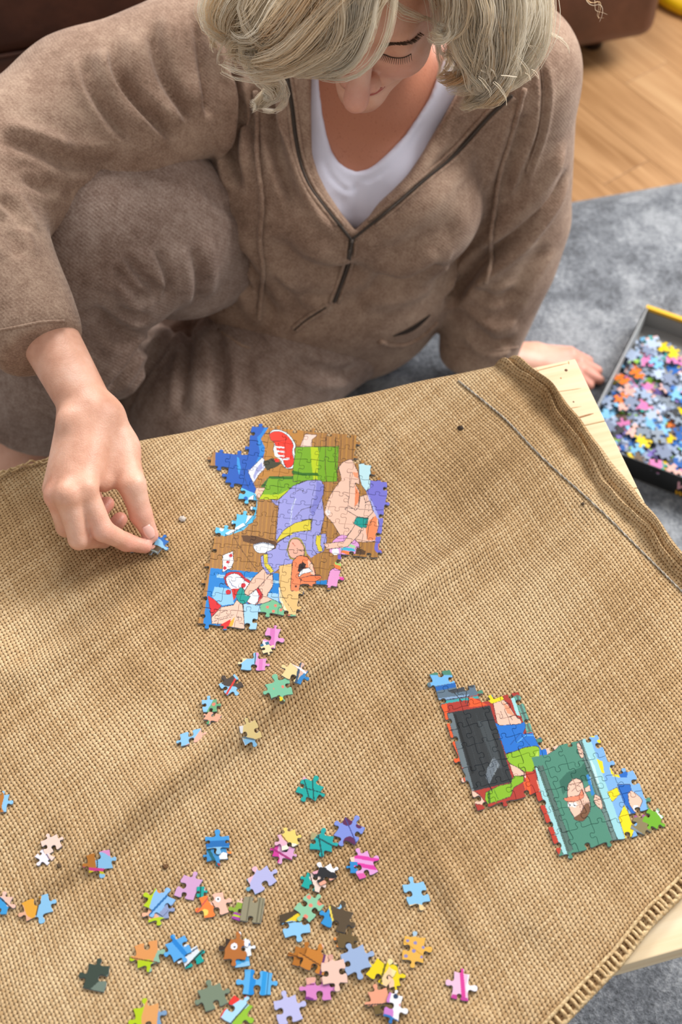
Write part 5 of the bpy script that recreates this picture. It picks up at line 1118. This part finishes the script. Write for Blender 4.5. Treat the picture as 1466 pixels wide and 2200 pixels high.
def shape(tabs, sx=1.0, sy=1.0, jit=None, sz=.0188):
    """tabs: top, right, bottom, left: 1 tab, -1 socket, 0 straight; walk counter-clockwise from bottom left"""
    r_ = jit or random.Random(1); h = sz/2; c = [(-h*sx, -h*sy), (h*sx, -h*sy), (h*sx, h*sy), (-h*sx, h*sy)]
    c = [(x+r_.uniform(-1, 1)*.0008, y+r_.uniform(-1, 1)*.0008) for x, y in c]; t, r, b_, l = tabs
    return np.array(edge(c[0], c[1], b_, r_.uniform(-.06, .06), r_.uniform(1.05, 1.3))+edge(c[1], c[2], r, r_.uniform(-.06, .06), r_.uniform(1.05, 1.3))+edge(c[2], c[3], t, r_.uniform(-.06, .06), r_.uniform(1.05, 1.3))+edge(c[3], c[0], l, r_.uniform(-.06, .06), r_.uniform(1.05, 1.3)))
def painter(base, pats):
    def f(T):
        U = T/.0094; col = np.tile(np.array(lin(base)), (len(T), 1))
        for p_ in pats:
            if p_[0] == 'h': a_ = math.radians(p_[1]); m = U[:, 0]*math.cos(a_)+U[:, 1]*math.sin(a_)+.12*np.sin(U[:, 0]*2.3-U[:, 1]*2.9) > p_[2]; c = p_[3]
            elif p_[0] == 's': a_ = math.radians(p_[1]); m = np.abs(U[:, 0]*math.cos(a_)+U[:, 1]*math.sin(a_)-p_[2]) < p_[3]; c = p_[4]
            else: m = (U[:, 0]-p_[1])**2+(U[:, 1]-p_[2])**2 < p_[3]**2; c = p_[4]
            col[m] = lin(c)
        return col
    return f
def place(me, name, x, y, ang, label, lift=0, tilt=(0, 0), grp='loose jigsaw pieces on the burlap', at=None, w_=.007):
    q = at or surf(x, y, 0); e = w_; X = np.array([[q.x+e, q.y], [q.x-e, q.y], [q.x, q.y+e], [q.x, q.y-e], [q.x, q.y]])
    hh = drape(X, H(X))[:, 2]; dx = (hh[0]-hh[1])/(2*e); dy = (hh[2]-hh[3])/(2*e)
    n = Vector((-dx*.62+tilt[0], -dy*.62+tilt[1], 1)).normalized(); X_ = Vector((math.cos(ang), math.sin(ang), 0)); X_ = (X_-n*X_.dot(n)).normalized(); Y_ = n.cross(X_)
    M = Matrix(((*X_,), (*Y_,), (*n,))).transposed().to_4x4(); z = q.z if at else max(hh[4], hh[:4].mean())+.0005+lift; M.translation = Vector((q.x, q.y, z))
    o = bpy.data.objects.new(name, me); C.objects.link(o); o.matrix_world = M; tag(o, label, 'puzzle piece', grp); return o
LB, PK, WH, BK, TL, PP, LM, OG = '#8cc4ec', '#e094cc', '#f0f0f6', '#2c2c30', '#0fa49c', '#5a2050', '#b4cc14', '#e08838'
LOOSE = [
 (583, 1372, -12, (1, 1, -1, -1), .72, 1.15, '#e49ad0', [('h', 250, .75, '#f0e0f0'), ('s', 10, .1, .25, '#d878bc')], 'orchid pink piece just below the larger joined section', 0),
 (572, 1394, 20, (-1, 1, 1, -1), .45, .6, '#efd9a8', [('h', 100, .2, '#2a6888')], 'cream and blue sliver partly under the orchid pink piece', 0),
 (545, 1430, -2, (1, 1, -1, 1), 1.25, .72, LB, [('h', 0, .15, PK), ('s', 0, .75, .18, '#d878bc'), ('h', 140, 1.0, '#efd9a8'), ('s', 0, .13, .05, BK)], 'piece split light blue and pink, below the orchid pink piece', 0),
 (497, 1474, 35, (1, -1, 1, -1), 1.0, .8, '#46382f', [('h', 215, .2, LB), ('s', 120, -.1, .1, '#d83028'), ('h', 20, .9, LB)], 'dark brown and blue piece with small red letters', 0),
 (452, 1520, 5, (1, 1, -1, -1), .75, .7, LB, [('h', -20, .05, '#6aa878'), ('d', .4, .1, .18, '#e8806c')], 'green dotted piece with light blue corner', .0012),
 (458, 1544, -25, (-1, 1, 1, 1), .85, .5, '#eba88c', [('d', -.2, -.8, .3, '#5aa070')], 'salmon piece touching the green dotted piece', 0),
 (412, 1588, 8, (-1, 1, -1, 1), 1.15, .8, LB, [('h', -35, .55, '#f0b4a0'), ('d', -.3, -1.0, .25, '#e89a84')], 'light blue piece with a salmon corner, left end of the trail', 0),
 (634, 1450, -30, (1, 1, -1, 1), 1.05, .85, '#e8cf94', [('h', 60, .3, '#d8b0a0'), ('s', 20, .3, .12, '#3b5068'), ('h', -10, .75, '#2f80c0'), ('s', 80, .7, .1, WH)], 'cream, white and blue piece at the top of the joined pair', .0012),
 (600, 1482, 20, (1, -1, 1, 1), 1.15, .85, '#7cc09c', [('d', -.4, .2, .16, '#e88470'), ('d', .4, .1, .16, '#e88470'), ('d', 0, -.5, .16, '#e88470'), ('h', 265, .75, '#4a3c28'), ('s', 200, .1, .3, '#7cc09c'), ('d', -.2, -1.0, .22, '#e4d020')], 'green piece with coral dots joined to the cream and blue piece', 0),
 (537, 1576, 25, (1, -1, 1, -1), .95, .95, '#ecd392', [('h', 235, .65, LB), ('h', 165, .7, WH), ('s', 235, .6, .08, '#5a7080')], 'cream yellow piece with a light blue tab lying alone', 0),
 (666, 1698, -25, (1, 1, 1, -1), 1.05, .9, TL, [('s', 40, -.3, .06, '#064e50'), ('s', 30, .3, .06, '#064e50'), ('s', 100, 0, .05, '#064e50'), ('h', 140, 1.25, '#e8a8c0')], 'dark striped teal piece with a pink tab, lying alone', 0),
 (2, 1728, 0, (1, 1, -1, 1), .7, .9, '#b8762f', [('h', 10, .25, LB)], 'brown and blue piece cut off by the left edge, upper one', 0),
 (112, 1818, 30, (1, 1, -1, -1), .85, .8, '#f0d0c4', [('s', 100, -.9, .06, '#8a7068')], 'pale pink piece at the upper left of the loose group', .0008),
 (97, 1845, -35, (1, -1, 1, -1), .85, .55, '#ece4f0', [('h', 70, .35, '#f0d0c4'), ('s', 70, .3, .06, '#6a5a70')], 'white and pale pink piece touching the pale pink one', 0),
 (215, 1853, 12, (-1, 1, 1, 1), 1.1, .85, LB, [('h', 165, .3, '#b8762f'), ('s', 170, .25, .05, BK), ('h', 70, .75, PK), ('s', 255, .7, .14, '#d03c8c'), ('s', 255, .95, .12, '#c8c020')], 'blue, brown and pink piece with a striped band', 0),
 (82, 1952, 20, (-1, 1, 1, 1), 1.25, .9, '#e8a838', [('h', -25, .05, LB), ('s', -25, .03, .05, '#5a4020'), ('h', 200, 1.0, '#e8b090')], 'piece split yellow and light blue at the far left', 0),
 (3, 1946, -10, (1, 1, -1, 1), .8, .85, '#3a9ad8', [('h', 60, .4, '#f0c0b0'), ('s', 60, .4, .06, BK)], 'pink and blue piece cut off by the left edge, lower one', 0),
 (344, 1942, 60, (1, 1, -1, 1), 1.0, 1.1, '#86b8e8', [('s', 80, -.1, .1, '#1c68a8'), ('h', 100, .7, LM), ('h', 250, .8, '#8a98c0'), ('d', 1.0, .6, .3, OG)], 'blue piece with a dark stripe and lime green corners', .0014),
 (341, 1960, 10, (-1, 1, 1, 1), 1.0, .9, '#8a98c0', [('h', 200, .3, '#e8b090'), ('h', 265, .7, LM)], 'grey-blue and lime piece under the striped blue piece', 0),
 (406, 1909, -20, (1, 1, -1, -1), .95, 1.05, '#d4a4d0', [], 'plain lilac pink piece right of the striped blue piece', 0),
 (460, 1948, 15, (-1, 1, -1, 1), 1.15, 1.0, '#f2bca8', [('h', 195, .05, '#ee8038'), ('s', 195, .0, .05, BK), ('d', .5, .5, .25, WH), ('d', .5, .5, .1, BK), ('d', -.9, -.4, .3, '#f0d060'), ('s', 130, .9, .06, '#c8504c')], 'orange and flesh-pink piece with a small eye', 0),
 (432, 1918, 0, (0, 1, 0, -1), .3, .55, TL, [('s', 0, 0, .06, '#064e50')], 'small teal sliver beside the plain lilac piece', 0),
 (467, 1812, 3, (1, -1, 1, -1), 1.05, .6, '#3f98dc', [('s', 90, -.2, .3, '#1c6cb4'), ('h', 270, .6, '#8cc0e4')], 'blue striped piece standing highest of a small cluster', .0012),
 (467, 1838, 8, (-1, 1, 1, 1), .95, .65, '#3a8cc8', [('d', .6, -.3, .42, WH), ('h', 260, .9, '#b03a30'), ('s', 200, .5, .15, '#186070'), ('h', 10, 1.05, OG)], 'blue, white and red piece below the blue striped piece', 0),
 (317, 2052, 15, (-1, 1, 1, 1), 1.05, 1.0, '#e09858', [('h', 245, .55, LM), ('h', 320, .8, '#90b8a0'), ('s', 245, .55, .05, '#6a4020')], 'orange brown piece with lime green tabs', 0),
 (385, 2040, 28, (1, -1, 1, 1), .9, .9, '#58a8e8', [('s', 15, .1, .2, '#2484d4')], 'blue piece with a darker stripe, left of a white and teal one', .001),
 (412, 2058, 25, (1, 1, -1, 1), .85, .75, '#dfe6ee', [('h', 290, .3, TL), ('s', 290, .3, .07, BK), ('s', 100, .4, .07, '#4a5a70')], 'white and teal piece touching the striped blue one', 0),
 (208, 2102, -8, (1, -1, 0, 1), .95, 1.1, '#38463c', [('h', -40, .55, '#708074')], 'very dark green piece with a lighter corner', 0),
 (457, 2144, 22, (1, 1, -1, 1), 1.05, 1.0, '#75846f', [], 'plain grey green piece near the bottom edge', 0),
 (318, 2186, 15, (1, 1, -1, 1), 1.1, 1.0, '#e0a060', [('h', 160, .4, LM), ('d', -.3, 1.1, .2, '#f0d0b0'), ('h', -30, .9, '#7c9cc0')], 'orange and lime piece at the bottom edge', 0),
 (620, 1808, 18, (1, 1, -1, 1), .85, .75, '#ecd070', [('h', 200, .2, '#e8b4c8'), ('h', 260, .5, '#f2ecd8'), ('s', 200, .2, .06, '#8a6040')], 'yellow and pink piece stacked above a magenta and pink one', .0014),
 (610, 1832, -12, (-1, 1, 1, 1), .95, .6, '#dca0cc', [('h', 190, .45, '#d03898'), ('s', 250, .3, .1, '#a02870')], 'magenta and pink piece below the yellow one', 0),
 (692, 1812, -10, (1, 1, 1, -1), 1.05, .85, '#10a0a0', [('s', 70, .2, .08, '#064e50'), ('s', 20, -.2, .07, '#064e50'), ('h', 160, .75, '#a89c70')], 'teal piece with dark stripes and an olive edge', 0),
 (752, 1788, -28, (1, -1, 1, 1), 1.1, 1.05, '#7c8ed8', [('d', -.7, .8, .5, PP), ('d', .5, .9, .3, PP), ('d', .5, -1.0, .6, PP), ('s', 50, .1, .05, '#3a4488')], 'periwinkle piece with dark purple spots', 0),
 (781, 1860, 25, (1, 1, -1, -1), .9, 1.15, '#e0a0d8', [('s', 55, -.1, .2, '#dc3ca4'), ('s', 55, .65, .18, '#dc3ca4'), ('h', 235, .9, '#e058a8'), ('h', 165, .8, '#f0d0b8')], 'pink piece with bright magenta stripes', 0),
 (760, 1866, 0, (0, -1, 0, 1), .32, .5, '#2888cc', [], 'small blue sliver left of the magenta striped piece', 0),
 (562, 1893, 32, (1, 1, -1, 1), 1.2, .9, '#b4b4e2', [('h', 120, .8, '#e8b8c8'), ('d', -.4, 1.1, .15, BK), ('h', 180, 1.15, '#70a8c0')], 'pale lavender piece with a pink top tab', 0),
 (700, 1882, 30, (1, 1, -1, -1), .9, .75, '#242428', [('h', 45, .5, WH), ('h', 250, .55, '#f0a890'), ('d', -.7, .8, .3, '#e8a8b8')], 'black, white and coral piece', .0012),
 (673, 1897, -20, (-1, 1, -1, 1), .85, .7, '#f0d4c8', [('h', 215, .1, TL), ('s', 215, .1, .05, BK)], 'white and teal piece beside the black one', 0),
 (543, 1957, -6, (-1, 0, -1, 0), 1.0, 1.15, '#918a70', [('s', 0, .55, .08, '#6c6650'), ('s', 0, -.4, .06, '#6c6650'), ('s', 0, .85, .05, '#6c6650')], 'taupe grooved piece with straight long sides', .0008),
 (512, 1957, -15, (1, -1, 0, 1), .45, .9, '#8ca838', [('h', 270, .3, '#a040a0'), ('h', 90, .6, '#f0c0b0'), ('s', 90, -.55, .1, LM)], 'lime and purple sliver left of the taupe piece', 0),
 (665, 1952, -38, (1, -1, 1, -1), .95, 1.05, '#8cc4a0', [('d', 0, .2, .18, '#e88470'), ('d', .5, .9, .25, '#e88470'), ('d', .3, -.9, .22, '#e88470'), ('d', -.6, .7, .2, '#e88470')], 'pale green piece with coral dots above the blue and yellow one', .0012),
 (634, 1986, 12, (0, -1, 1, -1), 1.2, 1.1, LB, [('h', 85, .15, '#e8c820'), ('h', 110, .55, '#4c3c28'), ('h', 40, .85, '#b83020'), ('s', 85, .15, .05, BK)], 'light blue piece with yellow and dark brown top', 0),
 (724, 1976, -22, (1, 1, -1, 1), 1.15, 1.0, '#54442f', [('h', 215, .45, '#2c90d0'), ('s', 215, .4, .08, '#e8d050'), ('d', -.2, 1.1, .22, LB)], 'dark brown piece with blue and yellow lower corner', .0008),
 (747, 2024, -8, (1, -1, -1, 1), .9, .65, '#65512f', [('h', 195, .9, OG)], 'olive brown piece above the plain grey-blue piece', 0),
 (764, 2067, 22, (1, 1, 1, -1), 1.1, 1.05, '#98aed4', [], 'plain grey-blue piece in the crowded cluster', .0016),
 (654, 2058, -10, (1, -1, -1, 1), .95, .8, '#b06c20', [('s', 80, -.2, .06, '#6a3c10')], 'orange brown piece in the crowded cluster', 0),
 (678, 2068, -22, (1, 1, -1, 1), 1.1, .95, '#c47c2c', [('h', 25, .75, '#e8b8a0'), ('s', 10, .7, .1, '#603068'), ('s', 80, -.1, .06, '#6a3c10')], 'tan piece with purple lines in the crowded cluster', .0016),
 (718, 2092, 8, (1, -1, 1, -1), 1.05, 1.05, '#ecc4b4', [('h', 95, 1.1, '#d8a090')], 'plain flesh-pink piece in the crowded cluster', .0022),
 (683, 2126, 2, (-1, 1, -1, 1), 1.1, .95, '#d884c4', [('h', 95, .45, '#e4a898'), ('s', 95, .42, .05, '#7a3060'), ('h', 235, 1.05, '#7a2c80')], 'orchid pink piece lowest in the crowded cluster', .0005),
 (820, 2092, -35, (1, -1, -1, 1), 1.05, .9, '#ecd010', [('s', 20, .15, .1, '#6a6010'), ('h', 15, .35, '#eccc9c'), ('h', 60, .85, '#e8dca0')], 'bright yellow piece with a dark line', .001),
 (845, 2098, 5, (1, 1, 1, 0), .5, 1.0, '#ecd010', [('h', 50, .75, '#2f4030'), ('h', 185, .15, '#f0c4a8')], 'yellow and flesh-pink piece beside the dark lined one', 0),
 (818, 2152, 18, (1, 1, -1, 1), .85, 1.0, '#eba080', [('h', 255, .3, '#6c5830'), ('s', 255, .28, .05, BK)], 'salmon and brown piece by the bottom edge', 0),
 (845, 2165, -15, (1, 1, 1, -1), .7, 1.05, '#f0eef2', [('h', 200, .15, '#cc80cc'), ('d', 0, .9, .22, '#2c4060'), ('d', .6, .3, .15, '#d83a3a'), ('h', 270, .9, '#2a70b8')], 'white piece with purple trim and a red mark', .0012),
 (620, 2172, 18, (1, 1, -1, -1), 1.05, 1.1, '#bcbce8', [], 'plain lavender piece at the bottom edge', 0),
 (508, 2042, -4, (1, -1, 1, 1), 1.0, .95, '#b46c30', [('d', -.2, .25, .3, WH), ('d', -.15, .2, .1, BK), ('h', 165, .85, '#3c2c20'), ('h', 25, .85, WH)], 'brown piece with a round white eye', .0008),
 (527, 2040, 10, (1, 1, -1, -1), .5, .7, '#e8ecf2', [('s', 90, .3, .12, '#2a60a0'), ('h', 90, .8, '#e8c030')], 'white and blue striped sliver right of the brown piece', 0),
 (520, 2068, 12, (-1, 0, 0, 0), .65, .45, '#3fa0e0', [('h', 270, .15, '#8cc4ec')], 'small bright blue piece below the brown one', 0),
 (554, 2113, -4, (-1, 1, -1, 1), 1.3, 1.0, '#5cb0ea', [('s', 0, -.45, .26, '#1c8cdc'), ('s', 0, .55, .2, '#2c9ae0'), ('s', 0, .9, .04, '#14507c')], 'wide light blue piece with two darker blue stripes', 0),
 (508, 2176, -28, (1, 1, 0, -1), .95, 1.1, '#a4d0ec', [('h', 160, .6, '#dc2c24'), ('h', -10, .35, '#8cb828'), ('s', -10, .32, .06, BK)], 'red, light blue and lime piece at the bottom edge', 0),
 (895, 1922, 14, (1, -1, 1, -1), 1.0, 1.05, '#88c0e4', [('h', 265, 1.05, '#e8c890')], 'plain light blue piece lying alone on the right', 0),
 (891, 2042, -8, (1, 1, 1, -1), .95, 1.15, '#e4b04c', [('s', 60, 0, .05, '#cc9430'), ('d', 0, .6, .16, '#8c84bc'), ('d', -.05, -.15, .16, '#8c84bc'), ('d', -.7, -.7, .16, '#8c84bc'), ('d', .75, .3, .14, '#8c84bc'), ('d', .7, -.6, .14, '#8c84bc'), ('d', -.7, .7, .14, '#8c84bc'), ('h', 90, 1.25, '#a8c4d8')], 'yellow piece with mauve dots', 0),
 (989, 2120, -8, (1, 1, -1, 1), .75, 1.15, '#e8bcd8', [('s', 10, .2, .18, '#d83c98'), ('h', 10, .6, '#f0e8f0'), ('h', 275, .9, '#c03c94')], 'pale pink piece with a magenta stripe at the lower right', 0),
 (1374, 1774, -25, (1, 1, 0, -1), .75, .8, '#8a7c54', [('h', 120, .75, '#a850a0'), ('s', 255, .7, .12, '#7c8c98')], 'taupe piece with a violet mark at the tip of the smaller section', 0),
 (1404, 1762, -30, (1, 1, 1, -1), .8, .85, '#6fb01c', [('s', 60, .75, .1, '#e8eef0'), ('s', 60, .95, .05, '#8c9ca8')], 'grass green piece with a white line at the tip of the smaller section', 0),
]
jr = random.Random(42); k = 0
for (x, y, an, tb, sx, sy, base, pats, lab, lift) in LOOSE:
    me = piece_mesh('puzzle_piece', shape(tb, sx, sy, jr), painter(base, pats))
    place(me, 'puzzle_piece', x, y, math.radians(an), lab, lift); k += 1
# the piece between her finger and thumb
me = piece_mesh('puzzle_piece', shape((1, 1, 1, -1), .85, 1.0, jr), painter('#8cc4e8', [('h', 75, .55, '#1c66b8'), ('h', 265, .15, '#5c4c38'), ('d', -.2, -.5, .3, '#e8b4a4'), ('s', 95, -.9, .1, '#8c9894')]))
place(me, 'puzzle_piece', 0, 0, math.radians(-35), 'light blue and brown piece held between finger and thumb', at=P(338, 1172, ZT+.0125), tilt=(-.12, .10))
me = piece_mesh('puzzle_piece', shape((1, 1, -1, 1), .6, .6, jr), painter('#8c98b4', []))
place(me, 'puzzle_piece', 290, 1176, .3, 'grey-blue piece mostly hidden under the fingertips')

# ------------------------------------------------------------------ puzzle box
BZ = .055; A_ = P(1391, 655, BZ); B_ = P(1243, 942, BZ); v_ = (A_-B_); LY = v_.length; by = v_.normalized(); bx = Vector((by.y, -by.x, 0)); LX = .37
box = empty('puzzle_box', (B_.x, B_.y, .0135), 'open black puzzle box full of mixed jigsaw pieces standing on the rug', 'box')
def bp(u, v, z): return Vector((B_.x, B_.y, 0))+bx*u+by*v+Vector((0, 0, z))
BBK = plain('box_black', '#161616', .4); BGR = plain('box_grey', '#8e8c8a', .6); BYE = plain('box_yellow', '#dca812', .5); BEDG = plain('box_edge', '#b4b6b8', .6)
def bbox(name, u0, u1, v0, v1, z0, z1, mat):
    m = MB(); m.box((0, 0, 0), (u1-u0, v1-v0, z1-z0), bev=.0004); c = bp((u0+u1)/2, (v0+v1)/2, (z0+z1)/2); M = Matrix((( *bx, ), ( *by, ), (0, 0, 1))).transposed().to_4x4(); M.translation = c
    m.v = [tuple(M @ Vector(v)) for v in m.v]; return m.build(name, mat, box, False)
bbox('bottom_panel', 0, LX, 0, LY, .0155, .0175, BGR)
bbox('front_wall', 0, LX, 0, .002, .0155, BZ, BBK)
bbox('side_wall', 0, .002, .0021, LY-.0021, .0155, BZ-.0006, BBK); bbox('side_lining', .0021, .0032, .0035, LY-.0035, .0180, BZ, BEDG); bbox('side_wall', LX-.002, LX, .0021, LY-.0021, .0155, BZ-.0006, BBK)
bbox('back_wall', 0, LX, LY-.002, LY, .0155, BZ, BYE); bbox('back_lining', .0033, LX-.003, LY-.0035, LY-.0021, .0180, BZ-.009, BGR); bbox('back_rim', .0, LX, LY-.006, LY+.0005, BZ-.0045, BZ+.0005, BYE)
# lettering on the front: slanted pink capitals over a yellow line, cut by the frame
def letters(txt, u, z, size, mat, name):
    cu = bpy.data.curves.new('t', 'FONT'); cu.body = txt; cu.size = size; cu.extrude = .0002; cu.shear = .25; cu.offset = size*.03
    ob = bpy.data.objects.new('t', cu); C.objects.link(ob); bpy.context.view_layer.update(); me = bpy.data.meshes.new_from_object(ob.evaluated_get(bpy.context.evaluated_depsgraph_get())); bpy.data.objects.remove(ob)
    M = Matrix((( *bx, ), (0, 0, 1), ( *(-by), ))).transposed().to_4x4(); M.translation = bp(u, -.0003, z); me.transform(M); return link(name, me, box, mat)
_f = P(1443, 1054, .045)-B_; u0 = _f.dot(bx)
letters('W', u0, .030, .021, plain('logo_pink', '#d8a0aa', .5), 'lettering'); letters('W', u0+.002, .0175, .012, plain('logo_yellow', '#d0980c', .5), 'lettering')
# the loose pile inside: every piece its own object, sharing a few dozen printed meshes
COLS = [('#9fb0cc', 'grey-blue', 9), ('#7f8ba6', 'slate blue', 6), ('#b8c8e0', 'pale blue', 5), ('#ee7a20', 'orange', 4), ('#f0d010', 'yellow', 3), ('#0fa494', 'teal', 2), ('#2c68b8', 'blue', 3), ('#7fc0e8', 'sky blue', 4), ('#e8b4a8', 'flesh pink', 4), ('#e080b8', 'pink', 3), ('#8c78cc', 'violet', 2), ('#8cc020', 'lime green', 2), ('#6a5440', 'brown', 4), ('#3a3c40', 'charcoal', 4), ('#9c9888', 'stone grey', 3)]
pr = random.Random(9); protos = []
for ci, (c, nm, wgt) in enumerate(COLS):
    for v in range(2):
        tb = tuple(pr.choice((1, -1)) for _ in range(4)); oc = pr.choice(COLS)[0]
        pats = [] if pr.random() < .45 else [('h', pr.uniform(0, 360), pr.uniform(.4, .9), oc)]
        protos.append((piece_mesh('puzzle_piece', shape(tb, pr.uniform(.9, 1.1), pr.uniform(.9, 1.1), pr), painter(c, pats), .0026), nm, wgt))
wsum = [p_[2] for p_ in protos]; grid = []
def top_z(u, v): return .030-.004*abs(math.sin(u*40+v*23))
cellw = .0165
for lay in range(3):
    for iu in range(int(.150/cellw)):
        for iv in range(int((LY-.03)/cellw)):
            u = .012+(iu+pr.uniform(-.25, .25)+.5*(lay % 2))*cellw; v = .010+(iv+pr.uniform(-.25, .25)+.4*(lay % 2))*cellw
            if u > .155 or v > LY-.045+.015*math.sin(u*50): continue
            if lay == 2 and pr.random() < .5: continue
            grid.append((u, v, (.0205+.010*max(0, 1-v/.16))+lay*.0062+pr.uniform(0, .002)))
for n_, (u, v, z) in enumerate(grid):
    me, nm, _ = pr.choices(protos, wsum)[0]; o = bpy.data.objects.new('puzzle_piece', me); C.objects.link(o)
    if n_ >= 295: bpy.data.objects.remove(o); break
    flip = math.pi if pr.random() < .12 else 0
    o.rotation_euler = (pr.uniform(-.2, .2)+flip, pr.uniform(-.2, .2), pr.uniform(0, 6.28)); q_ = bp(max(u, .0135), max(v, .0125), z+(.002 if flip else 0)); o.location = q_
    vv = 'near the front wall' if v < .06 else 'near the back' if v > .17 else 'midway back'; uu = 'by the left wall' if u < .045 else 'far right' if u > .11 else 'in the middle' if u > .078 else 'left of centre'
    tag(o, '%s piece %sin the open box, %s, %s' % (nm, 'face down ' if flip else '' if z > .030 else 'low ', uu, vv), 'puzzle piece', '%s pieces in the box' % nm)
